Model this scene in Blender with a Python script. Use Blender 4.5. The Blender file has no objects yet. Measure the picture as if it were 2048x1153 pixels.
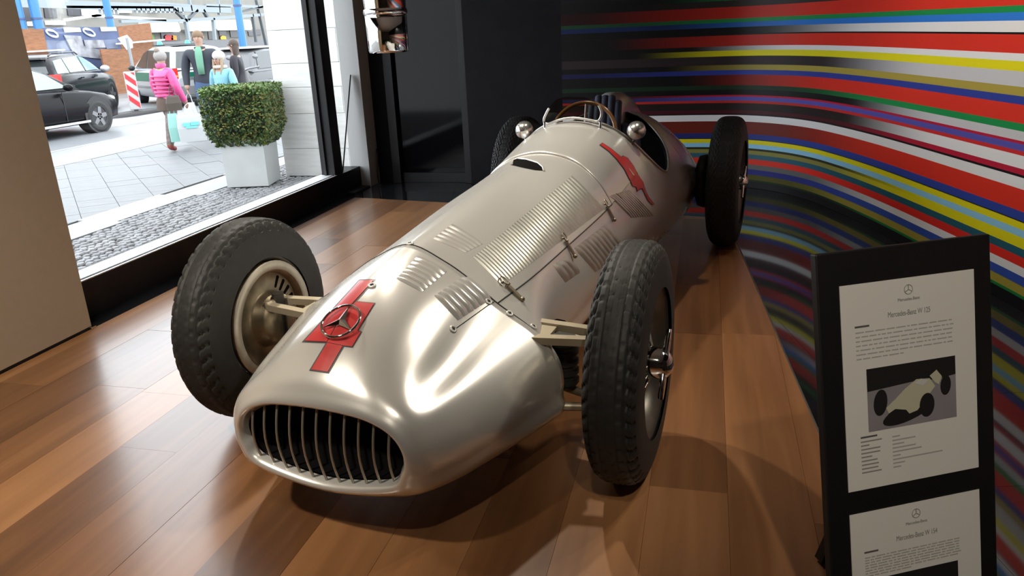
import bpy, bmesh, math, random
import numpy as np
from mathutils import Vector, Matrix
from mathutils.bvhtree import BVHTree
from mathutils.geometry import tessellate_polygon

random.seed(7)
S = bpy.context.scene
COL = S.collection
R = math.radians
V = Vector

# ------------------------------------------------------------------ camera
CAM_H, FPX = 1.38, 1530.92
YAW, PITCH, ROLL = R(-14.55), R(18.69), R(2.555)
_f = V((math.sin(YAW) * math.cos(PITCH), math.cos(YAW) * math.cos(PITCH), -math.sin(PITCH)))
_r = V((math.cos(YAW), -math.sin(YAW), 0))
_u = _r.cross(_f)
CR = _r * math.cos(ROLL) - _u * math.sin(ROLL)
CU = _u * math.cos(ROLL) + _r * math.sin(ROLL)
CP = V((0, 0, CAM_H))
cam = bpy.data.cameras.new('camera')
camo = bpy.data.objects.new('camera', cam)
COL.objects.link(camo)
m = Matrix((CR, CU, -_f)).transposed().to_4x4()
m.translation = CP
camo.matrix_world = m
cam.sensor_width = 36
cam.lens = FPX / 2048 * 36
cam.clip_start = .05
cam.clip_end = 400
S.camera = camo


def ray(px, py):
    return (_f + CR * ((px - 1024) / FPX) - CU * ((py - 576.5) / FPX))


def on_plane(px, py, p0, n):
    d = ray(px, py)
    n = V(n)
    return CP + d * (n.dot(V(p0) - CP) / n.dot(d))


def at_z(px, py, z=0.):
    return on_plane(px, py, (0, 0, z), (0, 0, 1))


# ------------------------------------------------------------------ world, lights, exposure
S.view_settings.view_transform = 'Standard'
S.view_settings.look = 'None'
S.view_settings.gamma = 1
S.view_settings.use_curve_mapping = False
S.view_settings.exposure = 0.0
w = bpy.data.worlds.new('overcast')
S.world = w
w.use_nodes = True
bg = w.node_tree.nodes['Background']
bg.inputs[0].default_value = (.90, .94, 1, 1)
bg.inputs[1].default_value = 5.5
try:
    S.cycles.max_bounces = 8
    S.cycles.transparent_max_bounces = 12
    S.cycles.sample_clamp_indirect = 6
    S.cycles.caustics_reflective = False
    S.cycles.caustics_refractive = False
except Exception:
    pass


def light(name, kind, loc, power, color, size=.1, target=None, spot=60, blend=.4, size_y=None):
    l = bpy.data.lights.new(name, kind)
    l.energy = power
    l.color = color
    if kind == 'SPOT':
        l.spot_size = R(spot)
        l.spot_blend = blend
        l.shadow_soft_size = size
    elif kind == 'AREA':
        l.size = size
        if size_y:
            l.shape = 'RECTANGLE'
            l.size_y = size_y
    else:
        l.shadow_soft_size = size
    o = bpy.data.objects.new(name, l)
    COL.objects.link(o)
    o.location = loc
    if target is not None:
        o.rotation_euler = (V(target) - V(loc)).to_track_quat('-Z', 'Y').to_euler()
    return o


WARM = (1, .91, .76)
LAMPS = [  # showroom ceiling spots and added fill spots: position, target, power, cone, bulb radius
    ((-2.3, 4.2, 3.25), (-0.9, 2.9, .5), 250, 56, .05),
    ((-1.3, 3.9, 3.25), (-0.7, 3.3, .5), 210, 62, .05),
    ((0.15, 4.5, 3.25), (-0.7, 3.7, .7), 90, 34, .06),
    ((1.25, 3.65, 3.2), (-0.6, 2.6, .55), 130, 36, .13),
    ((1.35, 3.15, 3.2), (-0.7, 2.2, .45), 60, 38, .06),
    ((-0.2, -0.2, 3.25), (-1.05, 2.0, .4), 75, 46, .05),
    ((-2.2, 0.3, 3.25), (-2.1, 2.0, 0), 380, 56, .08),  # added fill, brightens the floor at the left front
    ((0.5, -0.6, 3.25), (.45, 1.8, .7), 185, 30, .05),  # added fill for the sheets on the stand
    ((-1.6, 0.9, 3.25), (-3.05, 1.9, 1.0), 140, 70, .06),  # added fill, lifts the beige wall
    ((0.65, 3.7, 3.3), (1.55, 4.2, 1.7), 230, 84, .06),
]
# ------------------------------------------------------------------ helpers


class MB:
    """collects shapes and links them as one mesh object"""

    def __init__(self):
        self.v, self.f, self.m, self.s = [], [], [], []

    def add(self, verts, faces, mi=0, smooth=False, M=None):
        b = len(self.v)
        self.v += [tuple(M @ V(p)) if M else tuple(p) for p in verts]
        for f in faces:
            self.f.append(tuple(i + b for i in f))
            self.m.append(mi)
            self.s.append(smooth)
        return self

    def box(self, c, s, mi=0, M=None, rz=0, taper=1):
        x, y, z = s[0] / 2, s[1] / 2, s[2] / 2
        P = [(-x, -y, -z), (x, -y, -z), (x, y, -z), (-x, y, -z)]
        P += [(a * taper, b * taper, z) for a, b, _ in P[:4]]
        ca, sa = math.cos(rz), math.sin(rz)
        P = [(c[0] + a * ca - b * sa, c[1] + a * sa + b * ca, c[2] + d) for a, b, d in P]
        return self.add(P, [(0, 3, 2, 1), (4, 5, 6, 7), (0, 1, 5, 4), (1, 2, 6, 5), (2, 3, 7, 6), (3, 0, 4, 7)], mi, False, M)

    def bbox(self, lo, hi, mi=0, M=None):
        return self.box([(a + b) / 2 for a, b in zip(lo, hi)], [abs(b - a) for a, b in zip(lo, hi)], mi, M)

    def loft(self, rings, mi=0, closed=True, cap0=False, cap1=False, smooth=True, M=None):
        n = len(rings[0])
        vs = [p for r in rings for p in r]
        fs = []
        k = n if closed else n - 1
        for i in range(len(rings) - 1):
            for j in range(k):
                a, b = i * n + j, i * n + (j + 1) % n
                fs.append((a, b, b + n, a + n))
        self.add(vs, fs, mi, smooth, M)
        if cap0:
            self.add(rings[0], [tuple(range(n))[::-1]], mi, False, M)
        if cap1:
            self.add(rings[-1], [tuple(range(n))], mi, False, M)
        return self

    def cyl(self, p0, p1, r0, r1=None, seg=16, mi=0, cap=True, smooth=True, M=None):
        r1 = r0 if r1 is None else r1
        p0, p1 = V(p0), V(p1)
        a = (p1 - p0).normalized()
        u = a.orthogonal().normalized()
        t = a.cross(u)
        rg = []
        for p, r in ((p0, r0), (p1, r1)):
            rg.append([p + u * (r * math.cos(2 * math.pi * k / seg)) + t * (r * math.sin(2 * math.pi * k / seg)) for k in range(seg)])
        return self.loft(rg, mi, True, cap, cap, smooth, M)

    def tube(self, pts, r, seg=8, mi=0, closed=False, M=None, cap=True):
        pts = [V(p) for p in pts]
        n = len(pts)
        rr = r if isinstance(r, (list, tuple)) else [r] * n
        rg = []
        up = None
        for i, p in enumerate(pts):
            a = pts[(i + 1) % n] if (closed or i < n - 1) else p
            b = pts[i - 1] if (closed or i > 0) else p
            d = (a - b).normalized()
            if up is None:
                up = d.orthogonal().normalized()
            up = (up - d * up.dot(d)).normalized()
            t = d.cross(up)
            rg.append([p + up * (rr[i] * math.cos(2 * math.pi * k / seg)) + t * (rr[i] * math.sin(2 * math.pi * k / seg)) for k in range(seg)])
        if closed:
            rg.append(rg[0])
        return self.loft(rg, mi, True, cap and not closed, cap and not closed, True, M)

    def lathe(self, prof, seg=32, mi=0, M=None, smooth=True, axis='X'):
        rg = []
        for k in range(seg + 1):
            a = 2 * math.pi * k / seg
            c, s = math.cos(a), math.sin(a)
            if axis == 'X':
                rg.append([(u, r * s, r * c) for u, r in prof])
            else:
                rg.append([(r * c, r * s, u) for u, r in prof])
        return self.loft(rg, mi, False, smooth=smooth, M=M)

    def prism(self, poly, h, mi=0, M=None):
        n = len(poly)
        vs = [(a, b, 0) for a, b in poly] + [(a, b, h) for a, b in poly]
        fs = [tuple(range(n))[::-1], tuple(range(n, 2 * n))] + [(i, (i + 1) % n, (i + 1) % n + n, i + n) for i in range(n)]
        return self.add(vs, fs, mi, False, M)

    def ball(self, c, r, seg=16, mi=0, M=None):
        rx, ry, rz = r if isinstance(r, (tuple, list)) else (r, r, r)
        rg = []
        h = seg // 2
        for i in range(h + 1):
            a = math.pi * i / h
            q = max(math.sin(a), .001)
            rg.append([(c[0] + rx * q * math.cos(2 * math.pi * k / seg), c[1] + ry * q * math.sin(2 * math.pi * k / seg), c[2] - rz * math.cos(a)) for k in range(seg)])
        return self.loft(rg, mi, True, True, True, True, M)

    def mesh(self, name, mats):
        me = bpy.data.meshes.new(name)
        me.from_pydata(self.v, [], self.f)
        for mm in (mats if isinstance(mats, (list, tuple)) else [mats]):
            me.materials.append(mm)
        me.polygons.foreach_set('material_index', self.m)
        me.polygons.foreach_set('use_smooth', self.s)
        me.update()
        return me

    def build(self, name, mats, parent=None, bevel=0, loc=None, sub=0, weld=False, solid=0):
        me = self.mesh(name, mats)
        if weld:
            bm = bmesh.new()
            bm.from_mesh(me)
            bmesh.ops.remove_doubles(bm, verts=bm.verts, dist=1e-5)
            bmesh.ops.recalc_face_normals(bm, faces=bm.faces)
            bm.to_mesh(me)
            bm.free()
        return link(name, me, parent, bevel, loc, sub, solid)


def link(name, me, parent=None, bevel=0, loc=None, sub=0, solid=0):
    o = bpy.data.objects.new(name, me)
    COL.objects.link(o)
    o.parent = parent
    if loc is not None:
        o.location = loc
    if solid:
        md = o.modifiers.new('solid', 'SOLIDIFY')
        md.thickness = solid
        md.offset = -1
    if bevel:
        md = o.modifiers.new('edge', 'BEVEL')
        md.width = bevel
        md.segments = 2
        md.limit_method = 'ANGLE'
        md.angle_limit = R(40)
    if sub:
        md = o.modifiers.new('sub', 'SUBSURF')
        md.levels = md.render_levels = sub
    return o


def tag(o, label=None, cat=None, group=None, kind=None):
    if label:
        o['label'] = label
    if cat:
        o['category'] = cat
    if group:
        o['group'] = group
    if kind:
        o['kind'] = kind
    return o


def empty(name, loc=(0, 0, 0), rz=0, label=None, cat=None, group=None, kind=None):
    o = bpy.data.objects.new(name, None)
    COL.objects.link(o)
    o.empty_display_size = .1
    o.location = loc
    o.rotation_euler = (0, 0, rz)
    return tag(o, label, cat, group, kind)


def cat1(a, b, c, d, t):
    return .5 * ((2 * b) + (c - a) * t + (2 * a - 5 * b + 4 * c - d) * t * t + (3 * b - a - 3 * c + d) * t ** 3)


def spline(pts, n):
    """Catmull-Rom through points, n samples per span"""
    P = [V(p) for p in pts]
    out = []
    for i in range(len(P) - 1):
        a = P[i - 1] if i else P[i] * 2 - P[i + 1]
        d = P[i + 2] if i + 2 < len(P) else P[i + 1] * 2 - P[i]
        for k in range(n):
            out.append(cat1(a, P[i], P[i + 1], d, k / n))
    out.append(P[-1])
    return out


# ------------------------------------------------------------------ materials
MATS = {}


def mat(name, col, rough=.5, metal=0., noise=0., nscale=8., bump=0., bscale=60., coat=0., emit=0., spec=None, stretch=(1, 1, 1), trans=0., alpha=1.):
    if name in MATS:
        return MATS[name]
    mt = bpy.data.materials.new(name)
    mt.use_nodes = True
    nt = mt.node_tree
    b = nt.nodes['Principled BSDF']
    c = tuple(col) + (1,)
    b.inputs['Base Color'].default_value = c
    b.inputs['Roughness'].default_value = rough
    b.inputs['Metallic'].default_value = metal
    if coat:
        b.inputs['Coat Weight'].default_value = coat
        b.inputs['Coat Roughness'].default_value = .08
    if spec is not None:
        b.inputs['Specular IOR Level'].default_value = spec
    if emit:
        b.inputs['Emission Color'].default_value = c
        b.inputs['Emission Strength'].default_value = emit
    if trans:
        b.inputs['Transmission Weight'].default_value = trans
    if noise or bump:
        tc = nt.nodes.new('ShaderNodeTexCoord')
        mp = nt.nodes.new('ShaderNodeMapping')
        mp.inputs['Scale'].default_value = stretch
        nt.links.new(tc.outputs['Object'], mp.inputs[0])
    if noise:
        n1 = nt.nodes.new('ShaderNodeTexNoise')
        n1.inputs['Scale'].default_value = nscale
        n1.inputs['Detail'].default_value = 5
        nt.links.new(mp.outputs[0], n1.inputs['Vector'])
        rp = nt.nodes.new('ShaderNodeValToRGB')
        rp.color_ramp.elements[0].position = .3
        rp.color_ramp.elements[1].position = .7
        rp.color_ramp.elements[0].color = tuple(max(0, x * (1 - noise)) for x in col) + (1,)
        rp.color_ramp.elements[1].color = tuple(min(1, x * (1 + noise)) for x in col) + (1,)
        nt.links.new(n1.outputs['Fac'], rp.inputs[0])
        nt.links.new(rp.outputs[0], b.inputs['Base Color'])
    if bump:
        n2 = nt.nodes.new('ShaderNodeTexNoise')
        n2.inputs['Scale'].default_value = bscale
        n2.inputs['Detail'].default_value = 4
        nt.links.new(mp.outputs[0], n2.inputs['Vector'])
        bp = nt.nodes.new('ShaderNodeBump')
        bp.inputs['Strength'].default_value = bump
        bp.inputs['Distance'].default_value = .01
        nt.links.new(n2.outputs['Fac'], bp.inputs['Height'])
        nt.links.new(bp.outputs[0], b.inputs['Normal'])
    MATS[name] = mt
    return mt


def glass_mat(name, tint=(1, 1, 1), f0=.04, rough=0.):
    """thin clear sheet: straight-through light plus a reflection that grows towards grazing"""
    if name in MATS:
        return MATS[name]
    mt = bpy.data.materials.new(name)
    mt.use_nodes = True
    nt = mt.node_tree
    N, Lk = nt.nodes, nt.links
    N.remove(N['Principled BSDF'])
    t = N.new('ShaderNodeBsdfTransparent')
    t.inputs[0].default_value = tuple(tint) + (1,)
    g = N.new('ShaderNodeBsdfGlossy')
    g.inputs['Roughness'].default_value = rough
    ge = N.new('ShaderNodeNewGeometry')
    dt = N.new('ShaderNodeVectorMath')
    dt.operation = 'DOT_PRODUCT'
    Lk.new(ge.outputs['Normal'], dt.inputs[0])
    Lk.new(ge.outputs['Incoming'], dt.inputs[1])
    prev = dt.outputs['Value']
    for op, a, b in (('ABSOLUTE', None, None), ('SUBTRACT', 1.0, None), ('POWER', None, 5.0), ('MULTIPLY_ADD', None, 1 - f0)):
        mth = N.new('ShaderNodeMath')
        mth.operation = op
        if op == 'SUBTRACT':
            mth.inputs[0].default_value = a
            Lk.new(prev, mth.inputs[1])
        else:
            Lk.new(prev, mth.inputs[0])
            if b is not None:
                mth.inputs[1].default_value = b
            if op == 'MULTIPLY_ADD':
                mth.inputs[2].default_value = f0
        prev = mth.outputs[0]
    mx = N.new('ShaderNodeMixShader')
    Lk.new(prev, mx.inputs[0])
    Lk.new(t.outputs[0], mx.inputs[1])
    Lk.new(g.outputs[0], mx.inputs[2])
    Lk.new(mx.outputs[0], N['Material Output'].inputs[0])
    MATS[name] = mt
    return mt


BLACK = mat('black_satin', (.012, .012, .014), .45)
GLOSSBLACK = mat('gloss_black', (.008, .008, .01), .06, coat=.5)
CHROME = mat('chrome', (.8, .8, .8), .06, 1)
WHITE = mat('white_paint', (.78, .78, .77), .5, noise=.04)
for L in LAMPS:
    light('ceiling_or_fill_spot', 'SPOT', L[0], L[2], WARM, L[4], L[1], L[3], .8)
# ------------------------------------------------------------------ showroom shell


def clip(poly, a, b, c):
    """keep the side a*x + b*y <= c"""
    out = []
    for i in range(len(poly)):
        p, q = poly[i], poly[(i + 1) % len(poly)]
        dp, dq = a * p[0] + b * p[1] - c, a * q[0] + b * q[1] - c
        if dp <= 0:
            out.append(p)
        if (dp < 0 < dq) or (dq < 0 < dp):
            t = dp / (dp - dq)
            out.append((p[0] + (q[0] - p[0]) * t, p[1] + (q[1] - p[1]) * t))
    return out


def area(p):
    return abs(sum(p[i][0] * p[(i + 1) % len(p)][1] - p[(i + 1) % len(p)][0] * p[i][1] for i in range(len(p)))) / 2


def wood_mat():
    mt = bpy.data.materials.new('oiled_wood_plank')
    mt.use_nodes = True
    nt = mt.node_tree
    N, Lk = nt.nodes, nt.links
    b = N['Principled BSDF']
    oi = N.new('ShaderNodeObjectInfo')
    tc = N.new('ShaderNodeTexCoord')
    ad = N.new('ShaderNodeVectorMath')
    ad.operation = 'MULTIPLY_ADD'
    ad.inputs[1].default_value = (1, 1, 1)
    cb = N.new('ShaderNodeCombineXYZ')
    mu = N.new('ShaderNodeMath')
    mu.operation = 'MULTIPLY'
    mu.inputs[1].default_value = 37
    Lk.new(oi.outputs['Random'], mu.inputs[0])
    for i in range(3):
        Lk.new(mu.outputs[0], cb.inputs[i])
    Lk.new(tc.outputs['Object'], ad.inputs[0])
    Lk.new(cb.outputs[0], ad.inputs[2])
    mp = N.new('ShaderNodeMapping')
    mp.inputs['Scale'].default_value = (14, .8, 1)
    Lk.new(ad.outputs[0], mp.inputs[0])
    n1 = N.new('ShaderNodeTexNoise')
    n1.inputs['Scale'].default_value = 1.2
    n1.inputs['Detail'].default_value = 6
    n1.inputs['Distortion'].default_value = .6
    Lk.new(mp.outputs[0], n1.inputs['Vector'])
    n2 = N.new('ShaderNodeTexNoise')
    n2.inputs['Scale'].default_value = 1.0
    n2.inputs['Detail'].default_value = 2
    mp2 = N.new('ShaderNodeMapping')
    mp2.inputs['Scale'].default_value = (5, .7, 1)
    Lk.new(ad.outputs[0], mp2.inputs[0])
    Lk.new(mp2.outputs[0], n2.inputs['Vector'])
    rp = N.new('ShaderNodeValToRGB')
    e = rp.color_ramp.elements
    e[0].position, e[0].color = .25, (.115, .047, .018, 1)
    e[1].position, e[1].color = .8, (.36, .17, .07, 1)
    k = e.new(.5)
    k.color = (.215, .092, .034, 1)
    m1 = N.new('ShaderNodeMath')
    m1.operation = 'MULTIPLY_ADD'
    m1.inputs[1].default_value = .42
    Lk.new(n1.outputs['Fac'], m1.inputs[0])
    m2 = N.new('ShaderNodeMath')
    m2.operation = 'MULTIPLY_ADD'
    m2.inputs[1].default_value = .35
    Lk.new(n2.outputs['Fac'], m2.inputs[0])
    m3 = N.new('ShaderNodeMath')
    m3.operation = 'MULTIPLY_ADD'
    m3.inputs[1].default_value = .52
    m3.inputs[2].default_value = -.14
    Lk.new(oi.outputs['Random'], m3.inputs[0])
    Lk.new(m3.outputs[0], m2.inputs[2])
    Lk.new(m2.outputs[0], m1.inputs[2])
    Lk.new(m1.outputs[0], rp.inputs[0])
    Lk.new(rp.outputs[0], b.inputs['Base Color'])
    b.inputs['Roughness'].default_value = .42
    b.inputs['Coat Weight'].default_value = .75
    b.inputs['Specular IOR Level'].default_value = .3
    b.inputs['Coat IOR'].default_value = 1.65
    b.inputs['Coat Roughness'].default_value = .24
    bp = N.new('ShaderNodeBump')
    bp.inputs['Strength'].default_value = .12
    bp.inputs['Distance'].default_value = .004
    Lk.new(n1.outputs['Fac'], bp.inputs['Height'])
    Lk.new(bp.outputs[0], b.inputs['Normal'])
    return mt


WOOD = wood_mat()
TILE = mat('black_polished_tile', (.010, .010, .012), .05, noise=.3, nscale=3, spec=.8)
GROUT = mat('dark_grout', (.02, .02, .022), .8)
fl = MB().bbox((-3.3, -3.1, -.08), (3.2, 7.6, -.012)).build('floor', GROUT)
tag(fl, kind='structure')
FAR = (.177, 1.0, 6.265 - .177 * 3.076)          # far edge of the wood
RGT = (1.0, .08, .277 + .08 * 4.381)             # right edge of the wood
xs = [.107 + .237 * i for i in range(-14, 5)]
for i in range(len(xs) - 1):
    x0, x1 = max(xs[i], -3.052), xs[i + 1]
    if x1 <= -3.052:
        continue
    y = -.4 - random.random() * 1.5
    while y < 6.6:
        L_ = random.uniform(1.1, 2.3)
        P = [(x0 + .0004, y + .0006), (x1 - .0004, y + .0006), (x1 - .0004, y + L_ - .0006), (x0 + .0004, y + L_ - .0006)]
        P = clip(clip(P, *FAR), *RGT)
        if len(P) > 2 and area(P) > .002:
            c = P[0]
            MB().prism([(a - c[0], b - c[1]) for a, b in P], .022).build('plank', WOOD, fl, loc=(c[0], c[1], -.022 + random.uniform(-.0006, .0006)))
        y += L_
# polished black tiles around the wood, laid along the mural wall
ta = R(-13.9)
for i in range(-9, 10):
    for j in range(-14, 9):
        P = []
        for u, v in ((-.2995, -.2995), (.2995, -.2995), (.2995, .2995), (-.2995, .2995)):
            u, v = u + .6 * i, v + .6 * j
            P.append((.797 + u * math.cos(ta) - v * math.sin(-ta), 5.666 - u * math.sin(ta) + v * math.cos(ta)))
        P = clip(clip(clip(clip(P, 1, 0, 2.6), -1, 0, 3.2), 0, 1, 7.0), 0, -1, .5)
        if len(P) < 3:
            continue
        pieces = []
        # right of the wood, beyond the wood, left of the wood
        q = clip(P, -RGT[0], -RGT[1], -RGT[2] - .004)
        pieces.append(q)
        q = clip(clip(P, *RGT), -FAR[0], -FAR[1], -FAR[2] - .004)
        pieces.append(q)
        q = clip(clip(clip(P, *RGT), *FAR), 1, 0, -3.056)
        pieces.append(q)
        for q in pieces:
            if len(q) > 2 and area(q) > .002:
                c0 = q[0]
                MB().prism([(a - c0[0], b - c0[1]) for a, b in q], .012).build('tile', TILE, fl, loc=(c0[0], c0[1], -.014))
EDGE = mat('steel_edge_strip', (.18, .17, .16), .35, .8)
e0, e1 = V((.277 + .08 * 4.381 - .08 * 5.66, 5.66, 0)), V((.277 + .08 * 4.381, 0, 0))
tr = MB().cyl(e0, e1, .004, seg=6).build('trim_1', EDGE)
tag(tr, kind='structure')

BEIGE = mat('beige_wall_paint', (.48, .40, .30), .7, noise=.03, nscale=20, bump=.03, bscale=400)
wl = MB().bbox((-3.19, -3.1, .014), (-3.055, 3.06, 3.4)).build('wall_left', BEIGE)
tag(wl, kind='structure')
bb = MB().bbox((-3.185, -3.1, -.002), (-3.06, 3.056, .0139)).build('shadow_gap_left', BLACK)  # black strip standing in for the shadow gap under the wall
tag(bb, kind='structure')
bt = MB().bbox((-3.06, 3.04, .0), (-3.04, 3.075, .012)).build('corner_bracket', CHROME, bb)

# window towards the street
FRAME = mat('dark_bronze_aluminium', (.012, .011, .012), .45, .1, spec=.3)
SILVER = mat('anodised_aluminium', (.82, .83, .85), .35, .3)
win = MB().bbox((-3.40, -3.1, -.05), (-3.2, 6.75, .198)).build('window_1', FRAME)
tag(win, kind='structure')
mb = MB().bbox((-3.212, -3.1, .198), (-3.2, 6.26, .204))
mb.build('inner_edge_strip', SILVER, win)
MB().bbox((-3.36, -3.1, .198), (-3.232, 6.26, .207)).build('sill_band', SILVER, win)
MB().bbox((-3.31, -3.1, .207), (-3.295, 6.26, 2.56)).build('pane', glass_mat('clear_window_glass', (.97, .985, .98)), win)
MB().bbox((-3.31, 6.40, .0), (-3.295, 6.79, 3.4)).build('pane', glass_mat('clear_window_glass'), win)
MB().bbox((-3.34, 6.24, .198), (-3.205, 6.40, 3.4)).build('post', FRAME, win, bevel=.006)
MB().bbox((-3.30, 6.215, .198), (-3.28, 6.24, 3.4)).build('glazing_bead', mat('black_gasket', (.01, .01, .01), .6), win)
MB().bbox((-3.36, -3.1, 2.55), (-3.2, 6.40, 3.42)).build('head_rail', FRAME, win)
# inner pillar and back wall
PILL = mat('white_plaster', (.50, .50, .495), .7, noise=.02)
pl = MB().bbox((-3.30, 6.76, .0), (-3.11, 7.1, 3.4)).build('pillar', PILL)
tag(pl, kind='structure')
pp = MB().bbox((-3.36, 6.41, -.01), (-3.12, 6.757, .012)).build('baseboard_back', BLACK)
tag(pp, kind='structure')
DARKW = mat('black_wall_paint', (.008, .0075, .009), .75, noise=.2, spec=.15)
wb = MB().bbox((-3.11, 6.98, 0), (-2.95, 7.1, 3.4)).build('wall_back', DARKW)
wb2 = MB().bbox((-2.14, 6.9, 0), (-1.25, 7.1, 3.4)).build('wall_back_panel', DARKW, wb)
MB().bbox((-3.11, 7.1, 0), (2.8, 7.2, 3.4)).build('wall_back_core', DARKW, wb)
tag(wb, kind='structure')
dr = MB().bbox((-2.95, 6.94, 0), (-2.87, 7.06, 3.4)).bbox((-2.21, 6.94, 0), (-2.14, 7.06, 3.4)).bbox((-2.87, 6.95, 2.5), (-2.21, 7.05, 2.6)).build('door_1', FRAME)
tag(dr, kind='structure')
MB().bbox((-2.87, 7.0, .0), (-2.21, 7.02, 2.5)).build('door_pane', mat('black_glass', (.004, .004, .005), .06, spec=.12), dr)
MB().bbox((-2.87, 6.985, .0), (-2.21, 7.03, .09)).build('kick_rail', FRAME, dr)

# curved mural wall: printed stripes as corner colours on real rows
path = [(-1.25, 6.9), (-.6, 6.9), (0, 6.9), (.32, 6.84), (.60, 6.63), (.80, 6.345), (.95, 5.98), (1.08, 5.58), (1.19, 5.18), (1.37, 4.45), (1.50, 3.9), (1.70, 2.9), (1.98, 1.2), (2.45, -1.6), (2.7, -3.1)]
pts = spline([(a, b, 0) for a, b in path], 8)
s_ = [0]
for a, b in zip(pts, pts[1:]):
    s_.append(s_[-1] + (b - a).length)
RED, GRN, BLU, LBL, YEL, WHI, GOLD, CRI, TEAL, BLK, SIL = (.72, .035, .018), (.012, .27, .07), (.03, .06, .36), (.30, .62, .86), (.80, .72, .01), (.82, .81, .82), (.42, .33, .06), (.50, .012, .045), (.02, .11, .16), (.008, .007, .009), (.60, .59, .62)
SKY = (.03, .20, .70)
VIO = (.10, .09, .42)
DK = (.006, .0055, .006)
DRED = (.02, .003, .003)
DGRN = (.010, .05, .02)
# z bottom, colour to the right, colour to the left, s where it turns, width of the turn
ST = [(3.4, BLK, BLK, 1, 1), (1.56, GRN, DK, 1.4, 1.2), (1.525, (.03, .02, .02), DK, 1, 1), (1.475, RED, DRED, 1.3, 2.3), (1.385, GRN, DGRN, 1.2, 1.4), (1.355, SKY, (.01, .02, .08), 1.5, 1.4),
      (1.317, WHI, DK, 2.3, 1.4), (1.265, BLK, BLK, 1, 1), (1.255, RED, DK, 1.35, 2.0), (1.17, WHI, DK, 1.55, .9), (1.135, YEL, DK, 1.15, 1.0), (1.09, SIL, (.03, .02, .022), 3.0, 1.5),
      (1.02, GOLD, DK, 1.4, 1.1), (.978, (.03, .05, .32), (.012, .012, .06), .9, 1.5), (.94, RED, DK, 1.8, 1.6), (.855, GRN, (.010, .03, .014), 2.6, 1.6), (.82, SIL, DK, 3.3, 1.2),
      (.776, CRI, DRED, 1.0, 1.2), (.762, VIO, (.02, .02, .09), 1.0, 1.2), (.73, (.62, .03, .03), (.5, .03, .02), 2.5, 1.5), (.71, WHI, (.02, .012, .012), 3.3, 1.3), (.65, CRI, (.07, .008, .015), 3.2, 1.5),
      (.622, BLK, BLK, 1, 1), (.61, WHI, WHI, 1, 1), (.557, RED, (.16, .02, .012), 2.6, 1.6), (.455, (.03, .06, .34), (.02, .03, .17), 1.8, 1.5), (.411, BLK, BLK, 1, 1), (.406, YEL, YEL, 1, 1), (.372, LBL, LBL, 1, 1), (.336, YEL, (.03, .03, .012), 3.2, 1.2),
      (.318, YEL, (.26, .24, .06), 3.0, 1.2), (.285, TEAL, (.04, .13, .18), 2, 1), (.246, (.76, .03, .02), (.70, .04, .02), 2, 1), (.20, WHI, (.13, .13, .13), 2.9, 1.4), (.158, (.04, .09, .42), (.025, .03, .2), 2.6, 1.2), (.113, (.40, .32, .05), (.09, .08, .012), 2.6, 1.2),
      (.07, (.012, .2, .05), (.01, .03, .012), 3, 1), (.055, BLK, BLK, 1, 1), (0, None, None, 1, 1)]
mv, mf, mc = [], [], []
for k in range(len(ST) - 1):
    z1, cr, cl, sm, sw = ST[k]
    z0 = ST[k + 1][0]
    b = len(mv)
    for i, p in enumerate(pts):
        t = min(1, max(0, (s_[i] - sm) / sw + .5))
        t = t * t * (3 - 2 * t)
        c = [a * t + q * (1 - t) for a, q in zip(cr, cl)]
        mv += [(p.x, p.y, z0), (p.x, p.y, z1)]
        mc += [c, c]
    for i in range(len(pts) - 1):
        a = b + 2 * i
        mf.append((a, a + 2, a + 3, a + 1))
# thickness of the wall behind the print
b = len(mv)
for p in pts:
    mv += [(p.x + .12, p.y + .1, 0), (p.x + .12, p.y + .1, 3.4)]
    mc += [BLK, BLK]
for i in range(len(pts) - 1):
    a = b + 2 * i
    mf.append((a, a + 1, a + 3, a + 2))
me = bpy.data.meshes.new('wall_right')
me.from_pydata(mv, [], mf)
ca = me.color_attributes.new('print', 'FLOAT_COLOR', 'POINT')
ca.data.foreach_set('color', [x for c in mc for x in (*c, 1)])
me.polygons.foreach_set('use_smooth', [True] * len(mf))
mt = mat('printed_mural', (.5, .5, .5), .5, spec=.2)
at = mt.node_tree.nodes.new('ShaderNodeAttribute')
at.attribute_name = 'print'
mt.node_tree.links.new(at.outputs['Color'], mt.node_tree.nodes['Principled BSDF'].inputs['Base Color'])
me.materials.append(mt)
wr = link('wall_right', me)
tag(wr, kind='structure')

CEIL = mat('grey_ceiling_paint', (.72, .71, .69), .8)
tag(MB().bbox((-3.4, -3.2, 3.4), (3.3, 7.3, 3.5)).build('ceiling', CEIL), kind='structure')
tag(MB().bbox((-3.4, -3.3, -.05), (3.3, -3.1, 3.4)).build('wall_front', mat('grey_wall_paint', (.22, .21, .20), .8)), kind='structure')

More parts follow.
